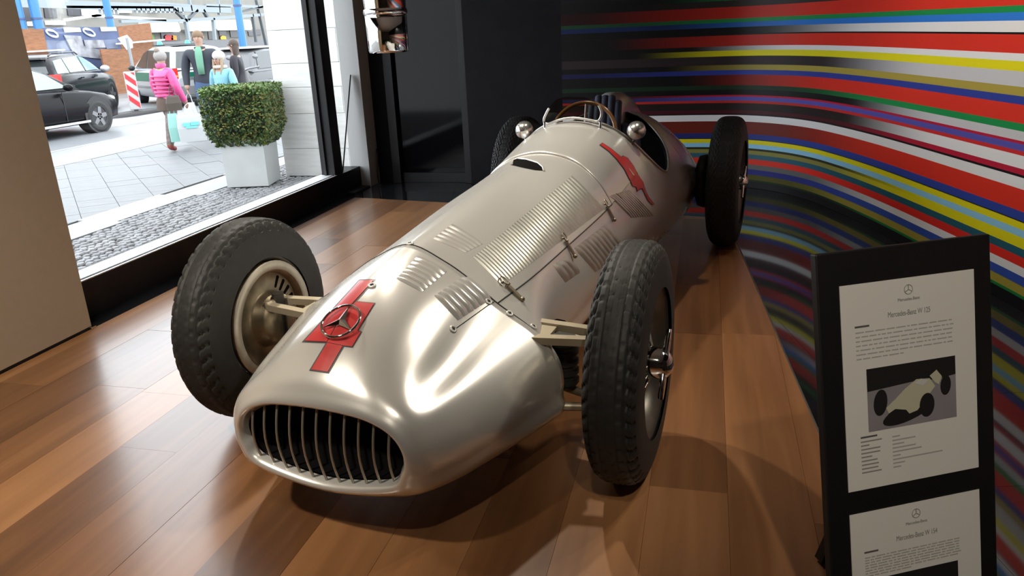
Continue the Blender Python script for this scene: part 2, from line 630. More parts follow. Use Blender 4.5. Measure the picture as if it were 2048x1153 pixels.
# chrome pendant cylinder by the window
d = ray(778, 104)
c = CP + d * 5.0
pt = empty('pendant_lamp', (c.x, c.y, c.z), 0, 'chrome cylinder pendant hanging in front of the dark doorway beside the pillar', 'lamp')
r0 = .128
pm = MB().lathe([(0, r0 * .86), (.0, r0 * .94), (.012, r0 * .985), (.10, r0), (.228, r0 * 1.02)], 40, axis='Z')
pm.build('lower_shade', CHROME, pt, solid=.004)
pm = MB().lathe([(.228, r0 * 1.03), (.232, r0 * 1.09), (.246, r0 * 1.11), (.262, r0 * 1.09), (.266, r0 * 1.04)], 40, axis='Z')
pm.build('collar', CHROME, pt)
pm = MB().lathe([(.266, r0 * 1.03), (.36, r0 * 1.08), (.70, r0 * 1.08), (.71, .02)], 40, axis='Z')
pm.build('upper_shade', CHROME, pt)
MB().cyl((0, 0, .70), (0, 0, 3.4 - c.z), .012, seg=10).build('rod', CHROME, pt)
MB().cyl((0, 0, .20), (0, 0, .215), r0 * .9, seg=32).build('diffuser', mat('dark_lens', (.03, .03, .03), .3), pt)

# black panel leaning on the pillar and a loose cable
T0 = on_plane(700, 150, (0, 6.70, 0), (0, 1, 0))
B0 = on_plane(679, 366, (0, 6.44, 0), (0, 1, 0))
B0.z = .012
dv = V((-.43, .9, 0)) * .05
sd = V((.9, .43, 0)) * .012
lp = MB().loft([[B0, B0 + sd, B0 + sd + dv, B0 + dv], [T0, T0 + sd, T0 + sd + dv, T0 + dv]], 0, True, True, True, False)
tag(lp.build('leaning_board', BLACK, weld=True), 'thin black board seen edge-on leaning against the white pillar', 'board')
cb = MB().tube(spline([(-3.10, 6.95, .30), (-3.09, 6.93, .33), (-3.085, 6.92, .26), (-3.09, 6.90, .10), (-3.07, 6.86, .012), (-3.0, 6.75, .006)], 6), .007, 6)
tag(cb.build('power_cable', BLACK), 'short black cable hanging down beside the white pillar', 'cable')
# ------------------------------------------------------------------ the racing car
# car frame: x to its left-hand side, y from the front axle to the rear, z up
PAINT = mat('silver_body_paint', (.74, .725, .695), .25, .48, coat=.3)
ALU = mat('brushed_aluminium', (.60, .60, .55), .42, .8, noise=.12, nscale=14, bump=.04, bscale=200)
DARK = mat('dark_void', (.006, .0055, .0055), .9, spec=.03)  # near-black, also stands in for the shade inside openings
CREAM = mat('aged_nickel', (.44, .38, .28), .45, .6)
RUBBER = mat('tyre_rubber', (.015, .0145, .014), .62, noise=.25, nscale=30)
SEATB = mat('dark_blue_upholstery', (.045, .055, .095), .7, bump=.1, bscale=120)
car_o = V((-.916, 2.311, 0))
car = empty('racing_car', car_o, -R(7.64), 'vintage silver open-wheel racing car with a red 4 on its nose, on the wooden floor', 'car')
CM = Matrix.Translation(car_o) @ Matrix.Rotation(-R(7.64), 4, 'Z')
CI = CM.inverted()

NOSE = [  # y, nine (x, z) from top centre to bottom centre
    (-.625, [(0, .418), (.125, .411), (.183, .398), (.222, .378), (.247, .352), (.257, .32), (.247, .282), (.203, .234), (0, .202)]),
    (-.648, [(0, .428), (.127, .421), (.187, .407), (.228, .386), (.254, .357), (.265, .32), (.255, .277), (.208, .226), (0, .192)]),
    (-.655, [(0, .442), (.128, .434), (.192, .419), (.236, .396), (.264, .363), (.276, .32), (.266, .27), (.214, .214), (0, .180)]),
    (-.640, [(0, .468), (.13, .457), (.20, .438), (.250, .410), (.282, .372), (.297, .322), (.290, .262), (.235, .198), (0, .163)]),
    (-.60, [(0, .515), (.13, .500), (.21, .470), (.268, .434), (.308, .390), (.330, .328), (.326, .255), (.27, .182), (0, .145)]),
    (-.50, [(0, .592), (.125, .570), (.210, .515), (.270, .458), (.330, .415), (.378, .345), (.380, .260), (.322, .175), (0, .130)]),
    (-.38, [(0, .654), (.123, .622), (.214, .558), (.283, .482), (.358, .436), (.418, .358), (.428, .268), (.366, .172), (0, .122)]),
    (-.22, [(0, .703), (.122, .662), (.214, .600), (.292, .520), (.390, .457), (.462, .375), (.476, .275), (.42, .170), (0, .122)]),
    (-.062, [(0, .729), (.125, .680), (.222, .618), (.303, .552), (.430, .472), (.503, .392), (.518, .28), (.468, .170), (0, .13)]),
]
BODY = [
    (-.055, [(0, .729), (.125, .680), (.222, .618), (.302, .553), (.425, .471), (.485, .39), (.47, .28), (.40, .18), (0, .15)]),
    (.20, [(0, .745), (.13, .70), (.24, .63), (.32, .555), (.37, .48), (.395, .39), (.39, .29), (.34, .19), (0, .17)]),
    (.60, [(0, .775), (.135, .735), (.25, .665), (.328, .562), (.358, .48), (.375, .39), (.375, .29), (.335, .19), (0, .17)]),
    (1.2, [(0, .814), (.15, .783), (.265, .70), (.342, .585), (.38, .50), (.405, .40), (.40, .30), (.36, .20), (0, .17)]),
    (1.78, [(0, .905), (.155, .878), (.275, .80), (.37, .665), (.42, .55), (.445, .44), (.44, .32), (.39, .21), (0, .17)]),
    (2.40, [(0, .885), (.15, .862), (.27, .785), (.39, .665), (.46, .55), (.51, .45), (.495, .34), (.43, .22), (0, .18)]),
    (2.9, [(0, .835), (.15, .81), (.28, .73), (.40, .615), (.47, .51), (.505, .43), (.49, .34), (.42, .24), (0, .2)]),
    (3.3, [(0, .68), (.12, .665), (.22, .615), (.31, .54), (.36, .475), (.385, .42), (.375, .36), (.32, .29), (0, .25)]),
    (3.6, [(0, .53), (.07, .525), (.12, .505), (.16, .48), (.185, .45), (.19, .42), (.185, .39), (.16, .36), (0, .33)]),
    (3.70, [(0, .43), (.01, .428), (.015, .426), (.018, .424), (.02, .422), (.02, .42), (.02, .418), (.018, .416), (0, .41)]),
]


def station(T, y, n=5):
    """the half section at y, 8*n+1 points"""
    ys = [t[0] for t in T]
    if T is NOSE:
        raise ValueError
    i = max(0, min(len(T) - 2, sum(1 for q in ys if q <= y) - 1))
    a = T[max(0, i - 1)]
    b, c = T[i], T[i + 1]
    d = T[min(len(T) - 1, i + 2)]
    t = (y - b[0]) / (c[0] - b[0])
    h = c[0] - b[0]
    out = []
    for k in range(9):
        q = []
        for e in range(2):
            m0 = (c[1][k][e] - a[1][k][e]) / (c[0] - a[0]) * h if c[0] != a[0] else 0
            m1 = (d[1][k][e] - b[1][k][e]) / (d[0] - b[0]) * h
            p0, p1 = b[1][k][e], c[1][k][e]
            q.append((2 * t ** 3 - 3 * t * t + 1) * p0 + (t ** 3 - 2 * t * t + t) * m0 + (-2 * t ** 3 + 3 * t * t) * p1 + (t ** 3 - t * t) * m1)
        out.append(q)
    return half(out, n)


def half(k9, n=5):
    P = [(p[0], p[1], 0) for p in k9]
    # mirrored neighbours keep the centre line smooth
    P = [(-P[1][0], P[1][1], 0)] + P + [(-P[-2][0], P[-2][1], 0)]
    s = spline(P, n)
    return [(p.x, p.y) for p in s[n:-n]]


def nose_row(u, n=5):
    """row u in 0..len-1 along the nose stations (u is a running index, the lip folds back)"""
    i = min(len(NOSE) - 2, int(u))
    t = u - i
    A = [NOSE[max(0, i - 1)], NOSE[i], NOSE[i + 1], NOSE[min(len(NOSE) - 1, i + 2)]]
    y = cat1(*[q[0] for q in A], t)
    k9 = [[cat1(*[q[1][k][e] for q in A], t) for e in range(2)] for k in range(9)]
    return y, half(k9, n)


NS = 6
HINGE = 3 * NS            # index of the bonnet edge on the half section
full = lambda y, h: [(-x, y, z) for x, z in h[::-1]] + [(x, y, z) for x, z in h[1:]]
nose = MB()
rows = []
NU = (len(NOSE) - 1) * 5
for k in range(NU + 1):
    y, h = nose_row(k * (len(NOSE) - 1) / NU, NS)
    rows.append(full(y, h))
y, h = nose_row(len(NOSE) - 1, NS)
rows.append([(x * .985, y + .001, .3 + (z - .3) * .985) for x, y, z in rows[-1]])
nose.loft(rows, closed=False)
bonnet, sideL, sideR, scut, tail = MB(), MB(), MB(), MB(), MB()
ys = [-.055 + (1.245 + .055) * i / 26 for i in range(27)]
B = [station(BODY, y, NS) for y in ys]
bonnet.loft([full(y, h[:HINGE + 1]) for y, h in zip(ys, B)], closed=False)
ys2 = [-.055 + (1.785 + .055) * i / 36 for i in range(37)]
B2 = [station(BODY, y, NS) for y in ys2]
sideL.loft([[(x, y, z) for x, z in h[HINGE:]] for y, h in zip(ys2, B2)], closed=False)
sideR.loft([[(-x, y, z) for x, z in h[HINGE:]][::-1] for y, h in zip(ys2, B2)], closed=False)
ys3 = [1.238, 1.240, 1.246, 1.256] + [1.27 + (1.785 - 1.27) * i / 12 for i in range(13)]
lift = [.0, .006, .010, .011] + [.011 * (1 - i / 12) for i in range(13)]
rows = []
for y, l in zip(ys3, lift):
    h = station(BODY, y, NS)[:HINGE + 1]
    rows.append(full(y, [(x * (1 + l * .6), z + l * (1 - .5 * x / .34)) for x, z in h]))
scut.loft(rows, closed=False)


def cut_row(y, xr, n=22):
    """the section at y from the cockpit rim at half width xr down to the bottom centre"""
    h = station(BODY, y, 14)
    k = next(i for i, p in enumerate(h) if p[0] >= xr)
    a, b = h[k - 1], h[k]
    t = (xr - a[0]) / (b[0] - a[0])
    st = [(xr, a[1] + (b[1] - a[1]) * t)] + h[k:]
    L_ = [0]
    for p, q in zip(st, st[1:]):
        L_.append(L_[-1] + math.hypot(p[0] - q[0], p[1] - q[1]))
    out = []
    for i in range(n + 1):
        s = L_[-1] * i / n
        j = max(k for k in range(len(L_)) if L_[k] <= s + 1e-9)
        j = min(j, len(st) - 2)
        t = (s - L_[j]) / (L_[j + 1] - L_[j])
        out.append((st[j][0] + (st[j + 1][0] - st[j][0]) * t, y, st[j][1] + (st[j + 1][1] - st[j][1]) * t))
    return out


RIM = [(1.785, .10), (1.80, .135), (1.815, .175), (1.83, .235), (1.85, .278), (1.89, .320), (1.95, .370), (2.04, .415), (2.12, .432), (2.20, .428), (2.29, .408), (2.38, .375), (2.45, .325), (2.50, .265), (2.535, .19), (2.55, .11)]
mid = [cut_row(y, x) for y, x in RIM]
tail.loft(mid, closed=False)
tail.loft([[(-x, y, z) for x, y, z in r][::-1] for r in mid], closed=False)
ys4 = [2.55] + [2.56 + (3.70 - 2.56) * i / 24 for i in range(25)]
tail.loft([full(y, station(BODY, y, NS)) for y in ys4], closed=False)
fair = MB()
FA = [(2.45, .06, .93, .78), (2.455, .082, .965, .78), (2.475, .092, .982, .80), (2.55, .095, .989, .79), (2.75, .09, .972, .77), (3.0, .076, .915, .72), (3.3, .05, .80, .62), (3.5, .025, .68, .52), (3.6, .008, .56, .48)]
fair.loft([[(w_ * math.copysign(abs(math.cos(a)) ** .8, math.cos(a)), y, zb + (zt - zb) * max(0, math.sin(a)) ** .7) for a in [math.pi * i / 20 for i in range(21)]] for y, w_, zt, zb in FA], closed=False, cap0=True)
o_nose = nose.build('nose_cowl', PAINT, car, weld=True)
o_bon = bonnet.build('bonnet', PAINT, car)
sideL.build('side_panel', PAINT, car)
sideR.build('side_panel', PAINT, car)
scut.build('scuttle', PAINT, car)
o_tail = tail.build('tail', PAINT, car, weld=True)
fair.build('headrest_fairing', PAINT, car, weld=True)
# dark tub under the skin, so joints and openings read dark
tub = MB()
tub.loft([full(y, [(x * .96, .4 + (z - .4) * .955) for x, z in station(BODY, y, 3)]) for y in (-.05, .2, .6, 1.0, 1.4, 1.76)], closed=False, cap0=True)
tub.build('chassis_tub', DARK, car)
lin = MB()
lin.loft([[(q[0] * .965, q[1], q[2] - .012) for q in cut_row(y, x)] for y, x in RIM], closed=False)
lin.loft([[(-q[0] * .965, q[1], q[2] - .012) for q in cut_row(y, x)] for y, x in RIM], closed=False)
lin.loft([[(x * .95, 2.53, z * .95) for x, z in station(BODY, 2.53, 3)], [(-x * .95, 2.53, z * .95) for x, z in station(BODY, 2.53, 3)]], closed=False)
lin.build('cockpit_lining', mat('dark_blue_trim', (.028, .034, .055), .7), car)

allb = MB()
for q in (nose, bonnet, sideL, sideR, scut, tail):
    allb.add(q.v, q.f)
BVH = BVHTree.FromPolygons([CM @ V(p) for p in allb.v], allb.f)


def surf(px, py, off=0.):
    """point of the car's skin seen at a pixel, in the car frame, with its outward normal"""
    d = ray(px, py).normalized()
    hit, nrm, _, _ = BVH.ray_cast(CP, d, 30)
    if hit is None:
        return None
    if nrm.dot(d) > 0:
        nrm = -nrm
    nrm = CI.to_3x3() @ nrm
    return CI @ hit + nrm * off, nrm


def decal(poly, name, material, off, step=7, parent=None):
    """flat shape given by one outline (or several) laid on the car's skin"""
    polys = [poly] if not isinstance(poly[0][0], (tuple, list)) else poly
    bm = bmesh.new()
    for pg in polys:
        vs = [bm.verts.new((x, y, 0)) for x, y in pg]
        for tri in tessellate_polygon([[V((x, y, 0)) for x, y in pg]]):
            bm.faces.new([vs[i] for i in tri])
    for _ in range(6):
        es = [e for e in bm.edges if e.calc_length() > step]
        if not es:
            break
        bmesh.ops.subdivide_edges(bm, edges=es, cuts=1)
        bmesh.ops.triangulate(bm, faces=bm.faces[:])
    bad = []
    for v in bm.verts:
        h = surf(v.co.x, v.co.y, off)
        if h is None:
            bad.append(v)
        else:
            v.co = h[0]
    bmesh.ops.delete(bm, geom=bad, context='VERTS')
    bmesh.ops.recalc_face_normals(bm, faces=bm.faces[:])
    me = bpy.data.meshes.new(name)
    bm.to_mesh(me)
    bm.free()
    me.materials.append(material)
    me.polygons.foreach_set('use_smooth', [True] * len(me.polygons))
    return link(name, me, parent or car)


def grow(poly, d):
    """offset a pixel outline outwards"""
    n = len(poly)
    sg = sum(poly[i][0] * poly[(i + 1) % n][1] - poly[(i + 1) % n][0] * poly[i][1] for i in range(n))
    sg = 1 if sg > 0 else -1
    out = []
    for i in range(n):
        a, b, c = V((*poly[i - 1], 0)), V((*poly[i], 0)), V((*poly[(i + 1) % n], 0))
        e0, e1 = (b - a).normalized(), (c - b).normalized()
        n0, n1 = V((e0.y, -e0.x, 0)) * sg, V((e1.y, -e1.x, 0)) * sg
        k = (n0 + n1)
        k = k / max(.35, k.length_squared / 2)
        out.append((b.x + k.x * d, b.y + k.y * d))
    return out


REDP = mat('red_number_paint', (.55, .035, .035), .35, coat=.3)
OUTL = mat('dark_number_outline', (.06, .055, .06), .4)
P4 = [[(765, 103), (912, 98), (603, 440), (455, 700), (230, 690)],
      [(603, 440), (735, 312), (905, 328), (745, 588), (778, 602), (695, 742), (612, 732), (455, 700)],
      [(455, 700), (612, 732), (465, 990), (295, 965)]]
P4 = [[(560 + x / 4.805, 540 + y / 4.805) for x, y in q] for q in P4]
decal([grow(q, 1.9) for q in P4], 'number_outline', OUTL, .0010)
decal([grow(q, -1.1) if i != 1 else q for i, q in enumerate(P4)], 'number_four', REDP, .0026)
P5 = [(612, 535), (640, 513), (720, 565), (810, 640), (820, 625), (870, 650), (920, 720), (960, 800), (1005, 865), (1012, 900), (1050, 990), (1100, 1055), (1080, 1070), (1040, 1030), (990, 925), (975, 930), (945, 950), (935, 910), (905, 905), (880, 850), (830, 750), (760, 660), (690, 590)]
P5 = [(1060 + x / 4.435, 170 + y / 4.435) for x, y in P5]
decal(P5, 'number_outline', OUTL, .0015, 5)
decal(grow(P5, -1.3), 'number_four', REDP, .003, 5)
slit = [(868, 742), (880, 748), (922, 808), (910, 806)]
decal([(1060 + x / 4.435, 170 + y / 4.435) for x, y in slit], 'number_gap', PAINT, .0045, 4)

# star emblem on the nose: ring and three tapering points
h, nrm = surf(685, 648, .012)
tx = V((1, 0, 0))
ty = nrm.cross(tx).normalized()
tx = ty.cross(nrm).normalized()
EM = Matrix((tx, ty, nrm)).transposed().to_4x4()
EM.translation = h
em = MB().tube([(math.cos(a) * .058, math.sin(a) * .058, 0) for a in [2 * math.pi * i / 40 for i in range(40)]], .0042, 8, closed=True, M=EM)
for k in range(3):
    a = R(90 + 120 * k)
    dx, dy = math.cos(a), math.sin(a)
    tip = (dx * .056, dy * .056, 0)
    bs = [(math.cos(a + R(s)) * .013, math.sin(a + R(s)) * .013, 0) for s in (-60, 60)]
    em.add([tip, bs[0], (0, 0, .008), bs[1], (0, 0, -.006)], [(0, 1, 2), (0, 2, 3), (0, 4, 1), (0, 3, 4)], M=EM)
o = em.build('star_emblem', CHROME, car)
tag(o, 'chrome three-pointed star in a ring')

# grille: eleven bars, each a part, and the dark core behind
core = MB()
core.loft([[(x, -.618, z) for x, _, z in full(0, nose_row(0, NS)[1])], [(x * .98, -.57, .31 + (z - .31) * .98) for x, _, z in full(0, nose_row(0, NS)[1])], [(x * .02, -.565, .31) for x, _, z in full(0, nose_row(0, NS)[1])]], closed=False)
core.build('radiator_core', DARK, car)
BAR = mat('grille_bar_metal', (.46, .44, .38), .4, .8)
_, hh = nose_row(.7, 12)
for k in range(11):
    x = -.222 + .444 * k / 10
    up = [p for p in hh if p[1] >= .32]
    dn = [p for p in hh if p[1] < .32]
    zt = np.interp(abs(x), [p[0] for p in up], [p[1] for p in up])
    zb = np.interp(abs(x), [p[0] for p in dn[::-1]], [p[1] for p in dn[::-1]])
    yb = -.634
    sag = .022 * (zt - zb) / .21
    bar = MB().tube([(x, yb - sag * math.sin(math.pi * t), zt + (zb - zt) * t) for t in [i / 8 for i in range(9)]], .0038, 6)
    bar.build('grille_bar', BAR, car)

# seams: the joint of nose and bonnet, and the bonnet edges
SEAM = mat('dark_joint', (.02, .018, .016), .7)
sm = [(x, -.0585, z) for x, z in station(BODY, -.055, NS)[:HINGE + 9]]
for sgn in (1, -1):
    MB().tube([(sgn * x, y, z) for x, y, z in sm], .0026, 6).build('nose_joint', SEAM, car)
    MB().tube([(sgn * B[i][HINGE][0], ys[i], B[i][HINGE][1]) for i in range(len(ys))], .0028, 6).build('bonnet_joint', SEAM, car)
px_line = [(905, 662), (925, 648), (950, 630), (975, 612), (988, 604)]
hs = [surf(*p, .0003)[0] for p in px_line]
MB().tube(hs, .0016, 6).build('access_panel_joint', SEAM, car)


def louvres(q, n, hgt, material=ALU, first=0, m=8, plate=None):
    """n raised slots between pixel corners q = front top, front bottom, rear bottom, rear top"""
    def P(u, v):
        a = V((*q[0], 0)).lerp(V((*q[3], 0)), u)
        b = V((*q[1], 0)).lerp(V((*q[2], 0)), u)
        c = a.lerp(b, v)
        return surf(c.x, c.y)
    for i in range(n):
        u0, u1 = (i + .04) / n, (i + .90) / n
        vs, ok = [], True
        for j in range(m + 1):
            v = j / m
            e = math.sin(math.pi * min(1, max(0, (v if v < .5 else 1 - v) * 3.2 + .02)) / 2) ** .7
            for u, k in ((u0, 0), (u0 + (u1 - u0) * .45, .62), (u1, 1), (u1 + .004 / n, 0)):
                h = P(u, v)
                if h is None:
                    ok = False
                    break
                vs.append(h[0] + h[1] * (hgt * k * e + .0004))
        if not ok:
            continue
        fs = []
        mi = []
        for j in range(m):
            for k in range(3):
                a = j * 4 + k
                fs.append((a, a + 1, a + 5, a + 4))
                mi.append(1 if k == 2 else 0)
        mb = MB().add(vs, fs, 0, True)
        mb.m = mi
        mb.build('louvre', [material, DARK], car)


def patch(q, off=.0005, name='louvre_panel', material=ALU):
    return decal(list(q), name, material, off, 9)


BANK = [(946, 515), (1003, 571), (1208, 418), (1144, 352)]
patch(BANK)
louvres(BANK, 40, .005)
louvres([(868, 592), (915, 642), (983, 598), (930, 551)], 6, .011, PAINT)
louvres([(792, 558), (843, 585), (894, 543), (836, 512)], 6, .007, PAINT)
louvres([(866, 478), (930, 506), (966, 488), (905, 448)], 5, .005, PAINT)
louvres([(695, 545), (728, 552), (765, 512), (735, 505)], 6, .008, PAINT)
louvres([(1105, 531), (1130, 566), (1160, 545), (1130, 514)], 3, .012)
louvres([(1148, 497), (1190, 545), (1250, 500), (1212, 448)], 9, .010)
louvres([(1218, 392), (1262, 436), (1308, 432), (1258, 380)], 10, .008)


def turn_on(h, nrm, along):
    n_ = V(nrm).normalized()
    x_ = (V(along) - n_ * V(along).dot(n_)).normalized()
    y_ = n_.cross(x_)
    Mx = Matrix((x_, y_, n_)).transposed().to_4x4()
    Mx.translation = h
    return Mx


# screws and over-centre latches
sc = MB().lathe([(.0, .013), (.003, .012), (.004, .007), (.0035, .0068), (.0035, .0)], 16, axis='Z').box((0, 0, .0042), (.012, .002, .001), 1).box((0, 0, .0042), (.002, .012, .001), 1)
sc_me = sc.mesh('screw', [mat('screw_metal', (.62, .61, .58), .4, .3), DARK])
for p in [(977, 604), (906, 659), (1019, 628), (1067, 654), (820, 488), (744, 572)]:
    h = surf(*p, .0005)
    if h:
        o = link('screw', sc_me, car)
        o.matrix_local = turn_on(h[0], h[1], (0, 1, 0))
lt = MB()
lt.tube([(.012 * math.cos(a) * 1.0, .030 + .018 * math.sin(a), .010) for a in [2 * math.pi * i / 14 for i in range(14)]], .0022, 6, closed=True)
lt.cyl((-.012, .012, .006), (.012, .012, .006), .005, seg=8)
lt.box((0, -.02, .006), (.014, .06, .006))
lt.ball((0, -.056, .006), .009, 10)
lt.ball((-.014, .030, .008), .006, 8)
lt_me = lt.mesh('latch', [mat('worn_steel', (.32, .27, .20), .35, .9)])
for p in [(1018, 578), (1133, 490), (1215, 420)]:
    h = surf(*p, .001)
    o = link('latch', lt_me, car)
    o.matrix_local = turn_on(h[0], h[1], (0, 1, 0))

# air scoop slot on the scuttle: flat dark patch painted for its shade
decal([(1024, 322), (1034, 318), (1052, 320), (1075, 327), (1084, 334), (1086, 342), (1070, 341), (1045, 336), (1024, 331)], 'air_intake_shade', DARK, .0012, 4)
sp = [surf(x, y)[0] for x, y in [(1023, 331), (1025, 321), (1036, 317), (1054, 319), (1076, 326), (1086, 335), (1088, 343)]]
MB().tube(sp, .006, 8).build('intake_lip', PAINT, car)

# cockpit rim roll, windscreen frame, wheel, seat, mirrors
rimp = [(x, y, cut_row(y, x)[0][2] + .004) for y, x in RIM]
for s in (1, -1):
    MB().tube([(s * a, b, c) for a, b, c in spline(rimp, 4)], .007, 8).build('cockpit_rim', mat('rim_beading', (.45, .44, .42), .3, .8), car)
SCR = [(1098, 217), (1093, 226), (1088, 238), (1089, 246), (1097, 248), (1110, 243), (1128, 238), (1146, 236), (1165, 238), (1182, 241), (1194, 243), (1200, 238), (1203, 227), (1200, 216), (1197, 211)]
fp = [CI @ on_plane(x, y, CM @ V((0, 1.74, 0)), CM.to_3x3() @ V((0, 1, 0))) for x, y in SCR]
MB().tube(spline(fp, 3), .0065, 8).build('windscreen_frame', mat('bright_aluminium', (.85, .85, .84), .25, .6), car)
for x in (-.15, .155):
    h = MB().cyl((x, 1.735, .83), (x, 1.74, .905), .007, seg=8).ball((x, 1.73, .85), .011, 8)
    h.build('screen_bracket', CHROME, car)
pane = [CI @ on_plane(x, y, CM @ V((0, 1.745, 0)), CM.to_3x3() @ V((0, 1, 0))) for x, y in [(1097, 246), (1090, 238), (1098, 215), (1112, 199), (1130, 194), (1165, 194), (1186, 200), (1198, 213), (1202, 228), (1194, 242), (1146, 235)]]
gl = MB().add(pane + [p + V((0, .004, 0)) for p in pane], [tuple(range(11)), tuple(range(11, 22))[::-1]] + [(i, (i + 1) % 11, (i + 1) % 11 + 11, i + 11) for i in range(11)])
gl.build('windscreen', glass_mat('smoked_screen', (.80, .78, .72), .05), car)
sw = Matrix.Translation((-.02, 2.02, .80)) @ Matrix.Rotation(R(68), 4, 'X')
wh = MB().tube([(math.cos(a) * .185, math.sin(a) * .185, 0) for a in [2 * math.pi * i / 36 for i in range(36)]], .012, 8, closed=True, M=sw)
wheel_o = wh.build('steering_wheel', mat('varnished_wood', (.20, .09, .03), .2, coat=.5), car)
MB().tube([(-.175, 0, 0), (0, 0, -.02), (.175, 0, 0)], .007, 6, M=sw).tube([(0, -.175, 0), (0, 0, -.02), (0, .175, 0)], .007, 6, M=sw).cyl((0, 0, -.02), (0, 0, -.4), .014, seg=10, M=sw).build('wheel_spokes', mat('steel_spoke', (.5, .5, .5), .3, 1), car)
# pleated seat back, one cushion per pleat, and the pad on the headrest
for k in range(9):
    x = -.18 + .045 * k
    hz = .965 if abs(x) < .06 else (.935 if abs(x) < .1 else (.80 if abs(x) < .15 else .74))
    rg = []
    for t in [i / 10 for i in range(11)]:
        z = .40 + (hz - .40) * t
        yy = 2.30 + .13 * t ** 1.3
        rg.append([(x * (1 - .12 * t) + .0245 * math.cos(a), yy + .026 * math.sin(a), z) for a in [2 * math.pi * i / 12 for i in range(12)]])
    MB().loft(rg, 0, True, True, True).ball((x * .88, 2.43, hz), (.0245, .026, .018), 12).build('seat_pleat', SEATB, car)
for s in (1, -1):
    MB().loft([[(s * (.205 + .03 * math.cos(a)), y, z + .05 * math.sin(a)) for a in [2 * math.pi * i / 12 for i in range(12)]] for y, z in ((1.95, .44), (2.1, .50), (2.25, .60), (2.36, .70))], 0, True, True, True).build('seat_bolster', SEATB, car)
MB().box((0, 2.08, .36), (.38, .5, .10)).build('seat_cushion', SEATB, car, bevel=.03)
MIRR = mat('polished_mirror_shell', (.72, .71, .69), .22, .9)
for s in (1, -1):
    mo = MB().lathe([(-.055, .001), (-.050, .018), (-.035, .036), (-.012, .047), (.010, .050), (.022, .049), (.026, .045), (.020, .040), (.020, 0)], 24, axis='Z', M=Matrix.Translation((s * .315, 1.86, .845)) @ Matrix.Rotation(R(-90), 4, 'X'))
    mo.build('mirror', MIRR, car)
    MB().cyl((s * .29, 1.85, .77), (s * .312, 1.86, .805), .009, .006, seg=10).build('mirror_stalk', CHROME, car)


# ------------------------------------------------------------------ wheels
def tyre_mesh(Rr, w_, rim, kind, seg):
    """carcass with cut tread: radius is lowered in grooves"""
    prof = []
    n = 26
    hgt = Rr - rim
    us = []
    for i in range(n + 1):
        a = math.pi * i / n
        u = -math.copysign(abs(math.cos(a)) ** .62, math.cos(a)) * w_ / 2
        r = rim + .012 + (hgt - .012) * abs(math.sin(a)) ** .55
        us.append((u, r))
    # refine the crown
    out = []
    for (u0, r0), (u1, r1) in zip(us, us[1:]):
        out.append((u0, r0))
        if abs(u0) < w_ * .47 and r0 > rim + hgt * .6:
            for k in (1, 2):
                out.append((u0 + (u1 - u0) * k / 3, r0 + (r1 - r0) * k / 3))
    out.append(us[-1])
    vs = []
    per = 46 if kind == 'block' else 60
    for k in range(seg):
        t = k / seg
        for u, r in out:
            q = u / (w_ / 2)
            g = 0
            if r > rim + hgt * .72:
                if kind == 'block':
                    for c in (-.62, -.30, -.12, .12, .30, .62):
                        if abs(q - c) < .035:
                            g = .006
                    if .12 < abs(q) < .30 or .30 < abs(q) < .62:
                        ph = (t * per + (.5 if abs(q) > .3 else 0) + q * .6) % 1
                        if ph < .16:
                            g = max(g, .005)
                    if abs(q) >= .62:
                        ph = (t * per + abs(q) * 1.6) % 1
                        if ph < .30:
                            g = max(g, .010)
                else:
                    ph = (t * per + q * 5) % 1
                    p2 = (t * per - q * 5) % 1
                    if ph < .2 or p2 < .2:
                        g = .006
            rr = r - g
            a = 2 * math.pi * t
            vs.append((u, rr * math.sin(a), rr * math.cos(a)))
    m_ = len(out)
    fs = []
    for k in range(seg):
        for j in range(m_ - 1):
            a, b = k * m_ + j, ((k + 1) % seg) * m_ + j
            fs.append((a, a + 1, b + 1, b))
    mb = MB().add(vs, fs, 0, True)
    me = mb.mesh('tyre', RUBBER)
    try:
        me.polygons.foreach_set('use_smooth', [True] * len(me.polygons))
    except Exception:
        pass
    return me


RIMM = mat('wheel_rim_nickel', (.13, .12, .10), .4, .7)
DRUM = mat('brake_drum_patina', (.22, .18, .12), .42, .75, noise=.25, nscale=20)
FR_, RR_ = .381, .4065
front_me = tyre_mesh(FR_, .165, .225, 'block', 276)
rear_me = tyre_mesh(RR_, .19, .245, 'fine', 300)


